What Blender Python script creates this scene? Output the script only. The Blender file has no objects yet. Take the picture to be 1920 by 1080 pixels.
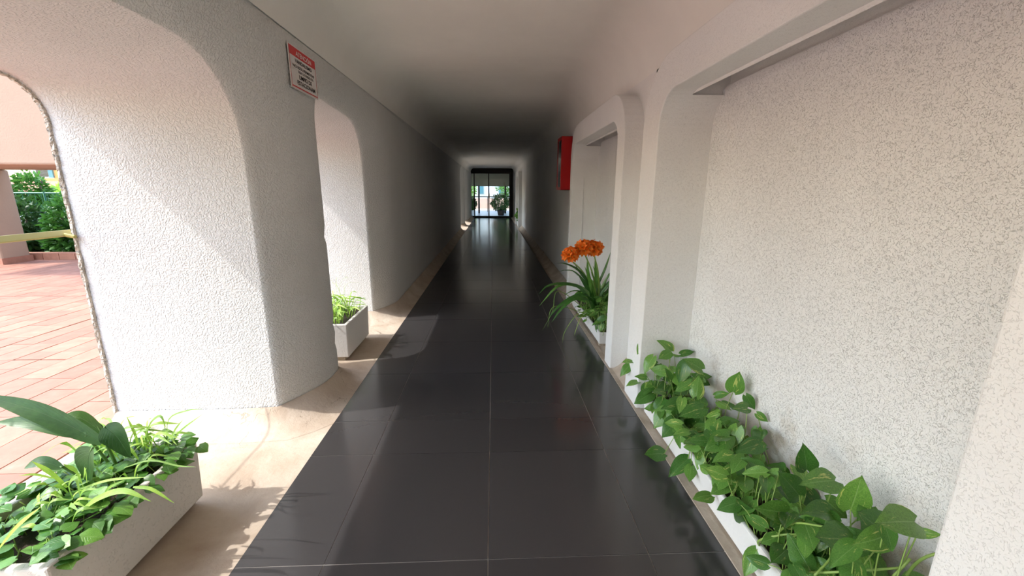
import bpy, bmesh, math, random
from mathutils import Vector, Matrix, noise
from mathutils.geometry import delaunay_2d_cdt
random.seed(7)
sc = bpy.context.scene
COL = sc.collection
# ------------------------------------------------------------------ camera
cam_d = bpy.data.cameras.new('camera')
cam_d.sensor_width = 36.0
cam_d.lens = 780.0 / 1920.0 * 36.0
cam_d.clip_start = 0.05
cam_d.clip_end = 300
cam = bpy.data.objects.new('camera', cam_d)
COL.objects.link(cam)
R_ = Vector((0.99903414, -0.04364395, 0.00509782))
U_ = Vector((0.00500094, 0.22819552, 0.97360248))
D_ = Vector((0.04365516, 0.97263663, -0.22819337))
cam.matrix_world = Matrix(((R_.x, U_.x, -D_.x, 0), (R_.y, U_.y, -D_.y, 0), (R_.z, U_.z, -D_.z, 1.35), (0, 0, 0, 1)))
sc.camera = cam
# ------------------------------------------------------------------ sky, sun, exposure
SUN_DIR = Vector((1.0, 0.24, -1.15)).normalized()
w = bpy.data.worlds.new('sky'); sc.world = w; w.use_nodes = True
nt = w.node_tree; nt.nodes.clear()
sky = nt.nodes.new('ShaderNodeTexSky'); sky.sky_type = 'NISHITA'; sky.sun_disc = False
sky.sun_elevation = math.asin(-SUN_DIR.z)
sky.sun_rotation = math.atan2(-SUN_DIR.x, -SUN_DIR.y)
sky.air_density = 1.3; sky.dust_density = 1.7; sky.ozone_density = 1.3
bg = nt.nodes.new('ShaderNodeBackground'); bg.inputs['Strength'].default_value = 0.58
wo = nt.nodes.new('ShaderNodeOutputWorld')
nt.links.new(sky.outputs[0], bg.inputs[0]); nt.links.new(bg.outputs[0], wo.inputs[0])
sl = bpy.data.lights.new('sun', 'SUN'); sl.energy = 3.0; sl.angle = math.radians(0.6); sl.color = (1.0, 0.965, 0.92)
so = bpy.data.objects.new('sun', sl); COL.objects.link(so)
so.rotation_euler = SUN_DIR.to_track_quat('-Z', 'Y').to_euler()
so.location = (-8, -2, 10)
sc.view_settings.view_transform = 'Standard'
sc.view_settings.look = 'None'
sc.view_settings.gamma = 1.0
sc.view_settings.use_curve_mapping = False
sc.view_settings.exposure = 0.46

# ------------------------------------------------------------------ helpers
def link(o, parent=None):
    COL.objects.link(o)
    if parent is not None: o.parent = parent
    return o
def mesh_obj(name, me, mat=None, parent=None):
    o = bpy.data.objects.new(name, me)
    if mat is not None and len(me.materials) == 0: me.materials.append(mat)
    return link(o, parent)
def from_bm(name, bm, mat=None, parent=None, smooth=False):
    me = bpy.data.meshes.new(name)
    bmesh.ops.recalc_face_normals(bm, faces=bm.faces)
    bm.to_mesh(me); bm.free()
    if smooth:
        for p in me.polygons: p.use_smooth = True
    return mesh_obj(name, me, mat, parent)
def box(bm, x0, x1, y0, y1, z0, z1):
    v = [bm.verts.new((x, y, z)) for x in (x0, x1) for y in (y0, y1) for z in (z0, z1)]
    for f in ((0, 1, 3, 2), (4, 6, 7, 5), (0, 4, 5, 1), (2, 3, 7, 6), (0, 2, 6, 4), (1, 5, 7, 3)):
        bm.faces.new([v[i] for i in f])
def bevel(o, w, seg=2, ang=35):
    m = o.modifiers.new('bevel', 'BEVEL'); m.width = w; m.segments = seg; m.limit_method = 'ANGLE'; m.angle_limit = math.radians(ang)
    return o
def box_obj(name, dims, mat, parent=None, bev=0):
    bm = bmesh.new(); box(bm, *dims)
    o = from_bm(name, bm, mat, parent)
    if bev: bevel(o, bev)
    return o
def empty(name, loc, label=None, cat=None, group=None, kind=None):
    o = bpy.data.objects.new(name, None); link(o); o.location = loc; o.empty_display_size = 0.1
    tag(o, label, cat, group, kind); return o
def tag(o, label=None, cat=None, group=None, kind=None):
    if label: o['label'] = label
    if cat: o['category'] = cat
    if group: o['group'] = group
    if kind: o['kind'] = kind
    return o
def tube(bm, pts, r, n=6, r1=None):
    pts = [Vector(p) for p in pts]
    rings = []
    for i, p in enumerate(pts):
        t = (pts[min(i + 1, len(pts) - 1)] - pts[max(i - 1, 0)]).normalized()
        a = t.orthogonal().normalized(); b = t.cross(a)
        rr = r if r1 is None else r + (r1 - r) * i / (len(pts) - 1)
        rings.append([bm.verts.new(p + (a * math.cos(2 * math.pi * k / n) + b * math.sin(2 * math.pi * k / n)) * rr) for k in range(n)])
    for i in range(len(rings) - 1):
        A, B = rings[i], rings[i + 1]
        # align rings by nearest start vertex
        s = min(range(n), key=lambda q: (B[q].co - A[0].co).length)
        B = B[s:] + B[:s]; rings[i + 1] = B
        for k in range(n):
            bm.faces.new((A[k], A[(k + 1) % n], B[(k + 1) % n], B[k]))
    bm.faces.new(rings[0]); bm.faces.new(rings[-1])
def smooth_path(P, n=10):
    P = [Vector(p) for p in P]
    if len(P) == 2:
        m = (P[0] + P[1]) / 2; m.z += (P[1] - P[0]).length * 0.06
        P = [P[0], m, P[1]]
    out = []
    Q = [P[0] * 2 - P[1]] + P + [P[-1] * 2 - P[-2]]
    seg = len(P) - 1
    for i in range(n + 1):
        t = i / n * seg; k = min(int(t), seg - 1); u = t - k
        a, b, c, d = Q[k], Q[k + 1], Q[k + 2], Q[k + 3]
        out.append(0.5 * ((2 * b) + (c - a) * u + (2 * a - 5 * b + 4 * c - d) * u * u + (3 * b - a - 3 * c + d) * u ** 3))
    return out

# ------------------------------------------------------------------ materials
def new_mat(name):
    m = bpy.data.materials.new(name); m.use_nodes = True
    n = m.node_tree; b = n.nodes['Principled BSDF']
    return m, n, b
def nd(n, t, **kw):
    x = n.nodes.new(t)
    for k, v in kw.items():
        if k.startswith('i_'):
            x.inputs[int(k[2:])].default_value = v
        else: setattr(x, k, v)
    return x
def simple(name, col, rough=0.6, spec=None, metal=0.0):
    m, n, b = new_mat(name)
    b.inputs['Base Color'].default_value = (*col, 1); b.inputs['Roughness'].default_value = rough
    b.inputs['Metallic'].default_value = metal
    return m
def ramp(n, fac, stops):
    r = n.nodes.new('ShaderNodeValToRGB')
    els = r.color_ramp.elements
    els[0].position = stops[0][0]; els[0].color = (*stops[0][1], 1)
    els[1].position = stops[-1][0]; els[1].color = (*stops[-1][1], 1)
    for p, c in stops[1:-1]:
        e = els.new(p); e.color = (*c, 1)
    n.links.new(fac, r.inputs[0]); return r
def noise_n(n, vec, scale, detail=2, rough=0.5, dist=0.0):
    t = n.nodes.new('ShaderNodeTexNoise'); t.inputs['Scale'].default_value = scale
    t.inputs['Detail'].default_value = detail; t.inputs['Roughness'].default_value = rough
    t.inputs['Distortion'].default_value = dist
    n.links.new(vec, t.inputs['Vector']); return t
def math_n(n, op, a, b=None, c=None):
    m = n.nodes.new('ShaderNodeMath'); m.operation = op
    for i, v in enumerate((a, b, c)):
        if v is None: continue
        if isinstance(v, (int, float)): m.inputs[i].default_value = v
        else: n.links.new(v, m.inputs[i])
    return m.outputs[0]
def map_n(n, v, a, b, c=0.0, d=1.0):
    m = n.nodes.new('ShaderNodeMapRange'); m.interpolation_type = 'SMOOTHSTEP'
    n.links.new(v, m.inputs[0])
    for i, x in enumerate((a, b, c, d)): m.inputs[i + 1].default_value = x
    return m.outputs[0]

def stucco(name, col, mode, strength=0.6, dist=0.004, scale=70, stain=None):
    """rough plaster; mode 'worm' raised squiggles, 'pit' small pits, 'fine' light grain"""
    m, n, b = new_mat(name)
    tc = n.nodes.new('ShaderNodeTexCoord'); ob = tc.outputs['Object']
    t1 = noise_n(n, ob, scale, 1.5, 0.45, 0.35)
    d = math_n(n, 'ABSOLUTE', math_n(n, 'SUBTRACT', t1.outputs[0], 0.5))
    if mode == 'worm':
        h = map_n(n, d, 0.01, 0.15, 1.0, 0.0)
    elif mode == 'pit':
        g = noise_n(n, ob, scale * 0.9, 1.5, 0.5, 0.9)
        q = map_n(n, d, 0.0, 0.035, 1.0, 0.0)
        h = math_n(n, 'SUBTRACT', 1.0, math_n(n, 'MULTIPLY', q, map_n(n, g.outputs[0], 0.43, 0.54)))
    else:
        h = map_n(n, t1.outputs[0], 0.35, 0.65)
    t2 = noise_n(n, ob, scale * 3.2, 2, 0.5)
    h2 = math_n(n, 'MULTIPLY_ADD', t2.outputs[0], 0.35, h)
    bp = n.nodes.new('ShaderNodeBump'); bp.inputs['Strength'].default_value = strength; bp.inputs['Distance'].default_value = dist
    n.links.new(h2, bp.inputs['Height']); n.links.new(bp.outputs[0], b.inputs['Normal'])
    t3 = noise_n(n, ob, 1.7, 4, 0.6)
    c2 = tuple(x * 0.93 for x in col)
    r = ramp(n, t3.outputs[0], [(0.3, c2), (0.7, col)])
    src = r.outputs[0]
    if mode == 'pit':   # pits tinted a darker grey
        mx = n.nodes.new('ShaderNodeMix'); mx.data_type = 'RGBA'
        n.links.new(map_n(n, h, 0.0, 0.9, 0.12, 0.0), mx.inputs[0]); n.links.new(src, mx.inputs[6]); mx.inputs[7].default_value = (0.42, 0.40, 0.38, 1)
        src = mx.outputs[2]
    if stain:           # brown splashes just above the planters
        sx = n.nodes.new('ShaderNodeSeparateXYZ'); n.links.new(ob, sx.inputs[0])
        s = noise_n(n, ob, 4.5, 3, 0.6)
        hz = map_n(n, sx.outputs[2], stain[0], stain[1], 1.0, 0.0)
        f = math_n(n, 'MULTIPLY', hz, map_n(n, s.outputs[0], 0.46, 0.62))
        mx = n.nodes.new('ShaderNodeMix'); mx.data_type = 'RGBA'
        n.links.new(math_n(n, 'MULTIPLY', f, 0.55), mx.inputs[0]); n.links.new(src, mx.inputs[6]); mx.inputs[7].default_value = (0.40, 0.30, 0.19, 1)
        src = mx.outputs[2]
    n.links.new(src, b.inputs['Base Color'])
    b.inputs['Roughness'].default_value = 0.85
    b.inputs['Specular IOR Level'].default_value = 0.25
    return m
M = {}
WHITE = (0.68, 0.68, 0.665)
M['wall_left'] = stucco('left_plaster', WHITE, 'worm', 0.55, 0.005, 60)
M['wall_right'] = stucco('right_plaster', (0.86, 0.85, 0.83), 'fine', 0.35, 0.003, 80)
M['frame'] = stucco('frame_plaster', (0.87, 0.865, 0.85), 'pit', 0.5, 0.003, 120)
M['panel'] = stucco('panel_plaster', (0.87, 0.87, 0.865), 'pit', 0.75, 0.004, 130, stain=(0.30, 0.62))
M['ceiling'] = stucco('ceiling_plaster', (0.88, 0.865, 0.82), 'fine', 0.12, 0.002, 90)
M['outer'] = stucco('outer_plaster', (0.46, 0.33, 0.24), 'fine', 0.2, 0.003, 40)
M['rough_edge'] = stucco('broken_edge', (0.60, 0.54, 0.46), 'fine', 1.0, 0.01, 45)

def concrete(name, col, dark, scale=3.0, bump=0.35):
    m, n, b = new_mat(name)
    tc = n.nodes.new('ShaderNodeTexCoord'); ob = tc.outputs['Object']
    t = noise_n(n, ob, scale, 6, 0.6, 0.4); r = ramp(n, t.outputs[0], [(0.3, dark), (0.62, col)])
    v = n.nodes.new('ShaderNodeTexVoronoi'); v.feature = 'DISTANCE_TO_EDGE'; v.inputs['Scale'].default_value = 1.6
    tw = noise_n(n, ob, 5, 4, 0.6); ad = n.nodes.new('ShaderNodeVectorMath'); ad.operation = 'MULTIPLY_ADD'
    n.links.new(tw.outputs['Color'], ad.inputs[0]); ad.inputs[1].default_value = (0.35,) * 3; n.links.new(ob, ad.inputs[2]); n.links.new(ad.outputs[0], v.inputs['Vector'])
    crack = map_n(n, v.outputs[0], 0.0, 0.008, 1.0, 0.0)
    gate = map_n(n, noise_n(n, ob, 2.3, 2).outputs[0], 0.5, 0.58)
    ck = math_n(n, 'MULTIPLY', crack, gate)
    mx = n.nodes.new('ShaderNodeMix'); mx.data_type = 'RGBA'
    n.links.new(math_n(n, 'MULTIPLY', ck, 0.5), mx.inputs[0]); n.links.new(r.outputs[0], mx.inputs[6]); mx.inputs[7].default_value = (0.2, 0.15, 0.1, 1)
    n.links.new(mx.outputs[2], b.inputs['Base Color'])
    f = noise_n(n, ob, 28, 5, 0.65)
    hh = math_n(n, 'SUBTRACT', f.outputs[0], math_n(n, 'MULTIPLY', ck, 0.8))
    bp = n.nodes.new('ShaderNodeBump'); bp.inputs['Strength'].default_value = bump; bp.inputs['Distance'].default_value = 0.012
    n.links.new(hh, bp.inputs['Height']); n.links.new(bp.outputs[0], b.inputs['Normal'])
    b.inputs['Roughness'].default_value = 0.8
    return m
M['beige'] = concrete('beige_screed', (0.57, 0.49, 0.40), (0.40, 0.31, 0.23))
M['kerb'] = concrete('kerb_stone', (0.50, 0.42, 0.34), (0.33, 0.27, 0.2), 6)
M['soilground'] = concrete('garden_soil', (0.16, 0.12, 0.08), (0.07, 0.05, 0.03), 4)

def granite():
    m, n, b = new_mat('black_floor_tile')
    tc = n.nodes.new('ShaderNodeTexCoord'); g = n.nodes.new('ShaderNodeNewGeometry'); ob = g.outputs['Position']
    oi = n.nodes.new('ShaderNodeObjectInfo')
    t = noise_n(n, ob, 200, 1, 0.5); s = map_n(n, t.outputs[0], 0.74, 0.82)
    t2 = noise_n(n, ob, 60, 4, 0.6)
    r = ramp(n, t2.outputs[0], [(0.3, (0.042, 0.040, 0.041)), (0.7, (0.043, 0.041, 0.042))])
    mx = n.nodes.new('ShaderNodeMix'); mx.data_type = 'RGBA'
    n.links.new(math_n(n, 'MULTIPLY', s, 0.5), mx.inputs[0]); n.links.new(r.outputs[0], mx.inputs[6]); mx.inputs[7].default_value = (0.085, 0.085, 0.088, 1)
    hv = n.nodes.new('ShaderNodeHueSaturation'); n.links.new(mx.outputs[2], hv.inputs['Color'])
    n.links.new(math_n(n, 'MULTIPLY_ADD', oi.outputs['Random'], 0.14, 0.93), hv.inputs['Value'])
    n.links.new(hv.outputs[0], b.inputs['Base Color'])
    sm = noise_n(n, ob, 2.5, 5, 0.65, 0.5)
    n.links.new(map_n(n, sm.outputs[0], 0.3, 0.7, 0.15, 0.16), b.inputs['Roughness'])
    b.inputs['IOR'].default_value = 1.6
    return m
M['tile'] = granite()
M['grout'] = simple('light_grout', (0.34, 0.32, 0.30), 0.7)
def terracotta():
    m, n, b = new_mat('terracotta')
    g = n.nodes.new('ShaderNodeNewGeometry'); ob = g.outputs['Position']
    oi = n.nodes.new('ShaderNodeObjectInfo')
    t = noise_n(n, ob, 9, 5, 0.65)
    r = ramp(n, t.outputs[0], [(0.25, (0.34, 0.15, 0.095)), (0.6, (0.43, 0.20, 0.13)), (0.85, (0.47, 0.27, 0.20))])
    v = n.nodes.new('ShaderNodeHueSaturation'); n.links.new(r.outputs[0], v.inputs['Color'])
    n.links.new(math_n(n, 'MULTIPLY_ADD', oi.outputs['Random'], 0.30, 0.85), v.inputs['Value'])
    n.links.new(v.outputs[0], b.inputs['Base Color']); b.inputs['Roughness'].default_value = 0.65
    bp = n.nodes.new('ShaderNodeBump'); bp.inputs['Strength'].default_value = 0.2; bp.inputs['Distance'].default_value = 0.003
    n.links.new(noise_n(n, ob, 50, 3).outputs[0], bp.inputs['Height']); n.links.new(bp.outputs[0], b.inputs['Normal'])
    return m
M['terracotta'] = terracotta()
M['joint'] = simple('grey_joint', (0.24, 0.17, 0.13), 0.9)
M['planter'] = stucco('planter_plaster', (0.72, 0.69, 0.64), 'pit', 0.5, 0.003, 60)
M['planter_white'] = stucco('planter_white_plaster', (0.80, 0.79, 0.77), 'fine', 0.25, 0.002, 60)
M['soil'] = concrete('potting_soil', (0.06, 0.04, 0.025), (0.02, 0.014, 0.01), 20, 1.0)

def leaf_mat(name, base, light, vein, var=0.0, rough=0.35, trans=0.25):
    """uv: x across (0..1, midrib 0.5), y along"""
    m, n, b = new_mat(name)
    tc = n.nodes.new('ShaderNodeTexCoord'); uv = tc.outputs['UV']
    sx = n.nodes.new('ShaderNodeSeparateXYZ'); n.links.new(uv, sx.inputs[0])
    oi = n.nodes.new('ShaderNodeObjectInfo')
    t = noise_n(n, tc.outputs['Object'], 30, 3, 0.6)
    r = ramp(n, t.outputs[0], [(0.3, base), (0.75, light)])
    dist = math_n(n, 'ABSOLUTE', math_n(n, 'SUBTRACT', sx.outputs[0], 0.5))
    mid = map_n(n, dist, 0.008, 0.03, 1.0, 0.0)
    # side veins
    ph = math_n(n, 'SUBTRACT', math_n(n, 'MULTIPLY', sx.outputs[1], 9.0), math_n(n, 'MULTIPLY', dist, 7.0))
    sv = map_n(n, math_n(n, 'ABSOLUTE', math_n(n, 'SUBTRACT', math_n(n, 'FRACT', ph), 0.5)), 0.0, 0.09, 0.35, 0.0)
    vv = math_n(n, 'MAXIMUM', mid, sv)
    mx = n.nodes.new('ShaderNodeMix'); mx.data_type = 'RGBA'
    n.links.new(math_n(n, 'MULTIPLY', vv, 0.6), mx.inputs[0]); n.links.new(r.outputs[0], mx.inputs[6]); mx.inputs[7].default_value = (*vein, 1)
    src = mx.outputs[2]
    if var > 0:
        ad = n.nodes.new('ShaderNodeVectorMath'); ad.operation = 'MULTIPLY_ADD'
        cb = n.nodes.new('ShaderNodeCombineXYZ'); n.links.new(math_n(n, 'MULTIPLY', oi.outputs['Random'], 37.0), cb.inputs[0]); n.links.new(math_n(n, 'MULTIPLY', oi.outputs['Random'], 91.0), cb.inputs[2])
        n.links.new(uv, ad.inputs[0]); ad.inputs[1].default_value = (7, 1.6, 1); n.links.new(cb.outputs[0], ad.inputs[2])
        vn = noise_n(n, ad.outputs[0], 1.0, 4, 0.7)
        f = map_n(n, vn.outputs[0], 0.66 - var * 0.12, 0.70 - var * 0.12)
        m2 = n.nodes.new('ShaderNodeMix'); m2.data_type = 'RGBA'
        n.links.new(math_n(n, 'MULTIPLY', f, 0.8), m2.inputs[0]); n.links.new(src, m2.inputs[6]); m2.inputs[7].default_value = (0.55, 0.62, 0.18, 1)
        src = m2.outputs[2]
    hs = n.nodes.new('ShaderNodeHueSaturation'); n.links.new(src, hs.inputs['Color'])
    n.links.new(math_n(n, 'MULTIPLY_ADD', oi.outputs['Random'], 0.7, 0.65), hs.inputs['Value'])
    n.links.new(math_n(n, 'MULTIPLY_ADD', oi.outputs['Random'], -0.03, 0.51), hs.inputs['Hue'])
    n.links.new(hs.outputs[0], b.inputs['Base Color']); b.inputs['Roughness'].default_value = rough
    bp = n.nodes.new('ShaderNodeBump'); bp.inputs['Strength'].default_value = 0.35; bp.inputs['Distance'].default_value = 0.003
    n.links.new(math_n(n, 'SUBTRACT', 1.0, vv), bp.inputs['Height']); n.links.new(bp.outputs[0], b.inputs['Normal'])
    tr = n.nodes.new('ShaderNodeBsdfTranslucent'); n.links.new(hs.outputs[0], tr.inputs[0])
    ms = n.nodes.new('ShaderNodeMixShader'); ms.inputs[0].default_value = trans
    out = n.nodes['Material Output']
    n.links.new(b.outputs[0], ms.inputs[1]); n.links.new(tr.outputs[0], ms.inputs[2]); n.links.new(ms.outputs[0], out.inputs[0])
    return m
M['pothos'] = leaf_mat('pothos_leaf', (0.07, 0.21, 0.035), (0.14, 0.34, 0.06), (0.22, 0.42, 0.12), 0.45, 0.24)
M['lily'] = leaf_mat('broad_leaf', (0.04, 0.12, 0.025), (0.07, 0.18, 0.04), (0.10, 0.2, 0.08), 0, 0.42)
M['grass'] = leaf_mat('strap_leaf', (0.20, 0.42, 0.045), (0.38, 0.62, 0.09), (0.48, 0.66, 0.2), 0, 0.4, 0.35)
M['ivy'] = leaf_mat('small_round_leaf', (0.06, 0.21, 0.03), (0.15, 0.38, 0.06), (0.18, 0.38, 0.1), 0, 0.35, 0.3)
M['clivia'] = leaf_mat('clivia_leaf', (0.05, 0.16, 0.025), (0.10, 0.27, 0.05), (0.12, 0.28, 0.06), 0, 0.3, 0.2)
M['stem'] = simple('green_stem', (0.26, 0.40, 0.09), 0.45)
M['darkstem'] = simple('dark_stem', (0.10, 0.20, 0.05), 0.45)
def petal():
    m, n, b = new_mat('orange_petal')
    g = n.nodes.new('ShaderNodeTexCoord'); t = noise_n(n, g.outputs['Object'], 45, 3)
    r = ramp(n, t.outputs[0], [(0.3, (0.95, 0.17, 0.01)), (0.7, (1.0, 0.33, 0.03))])
    n.links.new(r.outputs[0], b.inputs['Base Color']); b.inputs['Roughness'].default_value = 0.45
    tr = n.nodes.new('ShaderNodeBsdfTranslucent'); n.links.new(r.outputs[0], tr.inputs[0])
    ms = n.nodes.new('ShaderNodeMixShader'); ms.inputs[0].default_value = 0.3
    n.links.new(b.outputs[0], ms.inputs[1]); n.links.new(tr.outputs[0], ms.inputs[2]); n.links.new(ms.outputs[0], n.nodes['Material Output'].inputs[0])
    return m
M['petal'] = petal()
M['stamen'] = simple('yellow_stamen', (0.85, 0.55, 0.12), 0.5)
M['red'] = simple('red_enamel', (0.55, 0.006, 0.008), 0.35)
M['dark_metal'] = simple('dark_bronze_metal', (0.025, 0.02, 0.018), 0.4, metal=0.5)
M['rail'] = simple('yellowed_rail_paint', (0.40, 0.35, 0.09), 0.35)
M['sign_white'] = simple('sign_white', (0.72, 0.68, 0.66), 0.4)
M['sign_red'] = simple('sign_red', (0.60, 0.015, 0.02), 0.4)
M['sign_black'] = simple('sign_black', (0.05, 0.045, 0.045), 0.5)
M['brass'] = simple('brass', (0.6, 0.42, 0.15), 0.35, metal=0.9)
M['hose'] = simple('canvas_hose', (0.55, 0.5, 0.4), 0.8)
def glass(name='glass', tint=(1, 1, 1)):
    m, n, b = new_mat(name); n.nodes.remove(b)
    tp = n.nodes.new('ShaderNodeBsdfTransparent'); tp.inputs[0].default_value = (*tint, 1)
    gl = n.nodes.new('ShaderNodeBsdfGlossy'); gl.inputs['Roughness'].default_value = 0.02
    fr = n.nodes.new('ShaderNodeFresnel'); fr.inputs[0].default_value = 1.5
    mx = n.nodes.new('ShaderNodeMixShader'); n.links.new(fr.outputs[0], mx.inputs[0]); n.links.new(tp.outputs[0], mx.inputs[1]); n.links.new(gl.outputs[0], mx.inputs[2])
    n.links.new(mx.outputs[0], n.nodes['Material Output'].inputs[0]); return m
M['glass'] = glass('clear_glass', (0.9, 0.94, 0.95))
M['bark'] = simple('bark', (0.14, 0.10, 0.07), 0.9)
M['orange_wall'] = simple('orange_render', (0.80, 0.42, 0.16), 0.85)
M['blue_frame'] = simple('blue_grey_frame', (0.10, 0.28, 0.33), 0.5)
M['roof_tile'] = simple('clay_roof', (0.50, 0.20, 0.12), 0.8)
M['pale_wall'] = simple('pale_wall', (0.78, 0.78, 0.76), 0.8)
M['fence_wire'] = simple('green_fence', (0.03, 0.16, 0.10), 0.5)
M['patio'] = simple('sky_reflection_paving', (0.42, 0.50, 0.62), 0.3)  # blue of the reflected sky put into the paving colour
# ------------------------------------------------------------------ setting: left wall with deep arches
YB, YE = -3.0, 21.5
XO = -2.2                                   # outer face
XW = -1.10                                  # corridor face of the left wall
OPEN = [(-2.5, 2.3), (2.9, 4.3), (14.4, 15.9), (16.5, 18.0)]  # first arch stretched out of view to let in more light from the left
def outline(y0, y1, top, r, ns=14, na=10, nt=14):
    P = [(y0, (top - r) * i / ns) for i in range(ns)]
    P += [(y0 + r - r * math.cos(a), top - r + r * math.sin(a)) for a in [math.pi / 2 * i / na for i in range(na + 1)]]
    P += [(y0 + r + (y1 - y0 - 2 * r) * i / nt, top) for i in range(1, nt)]
    P += [(y1 - r + r * math.sin(a), top - r + r * math.cos(a)) for a in [math.pi / 2 * i / na for i in range(na + 1)]]
    P += [(y1, (top - r) * i / ns) for i in range(ns - 1, -1, -1)]
    return P
def asym(y0, y1, top, r0, r1, ns=14, na=10, nt=14):
    P = [(y0, (top - r0) * i / ns) for i in range(ns)]
    P += [(y0 + r0 - r0 * math.cos(a), top - r0 + r0 * math.sin(a)) for a in [math.pi / 2 * i / na for i in range(na + 1)]]
    P += [(y0 + r0 + (y1 - y0 - r0 - r1) * i / nt, top) for i in range(1, nt)]
    P += [(y1 - r1 + r1 * math.sin(a), top - r1 + r1 * math.cos(a)) for a in [math.pi / 2 * i / na for i in range(na + 1)]]
    P += [(y1, (top - r1) * i / ns) for i in range(ns - 1, -1, -1)]
    return P
INN = [asym(a, b, 1.96, 0.22, 0.42) for a, b in OPEN]
OUT = [outline(a, b, 1.86, 0.20) for a, b in OPEN]
def seg_close(p, P):
    best = 1e9; bc = P[0]
    for i in range(len(P) - 1):
        ax, ay = P[i]; bx, by = P[i + 1]
        dx, dy = bx - ax, by - ay; L = dx * dx + dy * dy
        t = max(0, min(1, ((p[0] - ax) * dx + (p[1] - ay) * dy) / L)) if L else 0
        cx, cy = ax + dx * t, ay + dy * t
        d = (p[0] - cx) ** 2 + (p[1] - cy) ** 2
        if d < best: best = d; bc = (cx, cy)
    return math.sqrt(best), bc
def x_in(y, z):
    dep = 0.0
    for (a, b), P in zip(OPEN, INN):
        if y < a - 0.6 or y > b + 0.6: continue
        d, c = seg_close((y, z), P)
        u = (c[0] - a) / (b - a)
        R = 0.14 + (0.40 - 0.14) * u; D = 0.07 + (0.18 - 0.07) * u
        if d < R: dep = max(dep, D * (1 - d / R) ** 2)
    return XW - dep
def in_open(y, z, OL, m=0.0):
    for (a, b), P in zip(OPEN, OL):
        if a - m < y < b + m and z < 2.0:
            if seg_close((y, z), P)[0] < m: return True
            # inside test
            n = 0
            for i in range(len(P) - 1):
                (y1, z1), (y2, z2) = P[i], P[i + 1]
                if (z1 > z) != (z2 > z) and y < (y2 - y1) * (z - z1) / (z2 - z1) + y1: n += 1
            if z < 0: return False
            if n % 2: return True
    return False
def sheet(OL, top, ybeg, yend, gy, gz, rings):
    loop = [(ybeg, 0.0)]
    for P in OL: loop += P
    loop += [(yend, 0.0), (yend, top), (ybeg, top)]
    pts = [Vector(p) for p in loop]
    extra = []
    for P in OL:
        for i, (y, z) in enumerate(P):
            a = Vector(P[max(i - 1, 0)]); b = Vector(P[min(i + 1, len(P) - 1)])
            t = (b - a).normalized(); nrm = Vector((-t.y, t.x))
            for r in rings:
                q = Vector((y, z)) + nrm * r
                if 0.0 <= q.y < top - 0.01: extra.append(q if q.y > 0.01 else Vector((q.x, 0.012)))
    for y in gy:
        for z in gz: extra.append(Vector((y, z)))
    keep = []; seen = set()
    for q in extra:
        if not (ybeg + 0.01 < q.x < yend - 0.01 and 0.005 < q.y < top - 0.005): continue
        k = (round(q.x / 0.02), round(q.y / 0.02))
        if k in seen: continue
        if in_open(q.x, q.y, OL, 0.012): continue
        seen.add(k); keep.append(q)
    n = len(pts)
    res = delaunay_2d_cdt(pts + keep, [], [list(range(n))], 1, 1e-5)
    return res[0], res[2]
def wall_left():
    bm = bmesh.new()
    gy = [YB + 0.12 * i for i in range(0, 71)] + [5.6 + 0.7 * i for i in range(12)] + [14 + 0.15 * i for i in range(30)] + [19, 20, 21]
    gz = [0.15 * i for i in range(1, 15)]
    V, F = sheet(INN, 2.2, YB, YE, gy, gz, (0.03, 0.07, 0.12, 0.18, 0.26, 0.36))
    vv = [bm.verts.new((x_in(p.x, p.y), p.x, p.y)) for p in V]
    for f in F: bm.faces.new([vv[i] for i in f])
    V, F = sheet(OUT, 2.9, YB, YE, [YB + i for i in range(27)], [1, 2, 2.4], ())
    vo = [bm.verts.new((XO, p.x, p.y)) for p in V]
    for f in F: bm.faces.new([vo[i] for i in reversed(f)])
    for I, O in zip(INN, OUT):
        rows = []
        for t in (0, 0.012, 0.04, 0.1, 0.3, 0.6, 0.93, 1.0):
            row = []
            for (y, z), (y2, z2) in zip(I, O):
                x0 = x_in(y, z); s = t
                row.append(bm.verts.new((x0 + (XO - x0) * s, y + (y2 - y) * s, z + (z2 - z) * s)))
            rows.append(row)
        for a, b in zip(rows, rows[1:]):
            for i in range(len(a) - 1): bm.faces.new((a[i], a[i + 1], b[i + 1], b[i]))
    bmesh.ops.remove_doubles(bm, verts=bm.verts, dist=0.0006)
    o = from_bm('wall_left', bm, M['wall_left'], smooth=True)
    me = o.data
    for p in me.polygons:
        if all(abs(me.vertices[v].co.x - XO) < 1e-3 for v in p.vertices): p.use_smooth = False
    return tag(o, kind='structure')
WL = wall_left()
# the chipped plaster bead round the outer rim of each arch
def rim(P, a):
    bm = bmesh.new(); rows = []
    rnd = random.Random(3)
    Q = []
    for i in range(len(P) - 1):
        for k in range(4):
            Q.append((P[i][0] + (P[i + 1][0] - P[i][0]) * k / 4, P[i][1] + (P[i + 1][1] - P[i][1]) * k / 4))
    Q.append(P[-1])
    for i, (y, z) in enumerate(Q):
        A = Vector(Q[max(i - 1, 0)]); B = Vector(Q[min(i + 1, len(Q) - 1)]); t = (B - A).normalized(); n = Vector((t.y, -t.x))
        j = lambda s: (rnd.random() - 0.5) * s
        row = []
        for dx, dn in ((0.004, 0.0), (-0.0, 0.010), (-0.014, 0.010), (-0.022, 0.0), (-0.022, -0.03)):
            row.append(bm.verts.new((XO + dx + j(0.005), y + n.x * (dn + j(0.007)), max(0, z + n.y * (dn + j(0.007))))))
        rows.append(row)
    for r, s in zip(rows, rows[1:]):
        for k in range(4): bm.faces.new((r[k], r[k + 1], s[k + 1], s[k]))
    return from_bm('arch_rim', bm, M['rough_edge'], WL)
for P in OUT: rim(P, 0)

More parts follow.
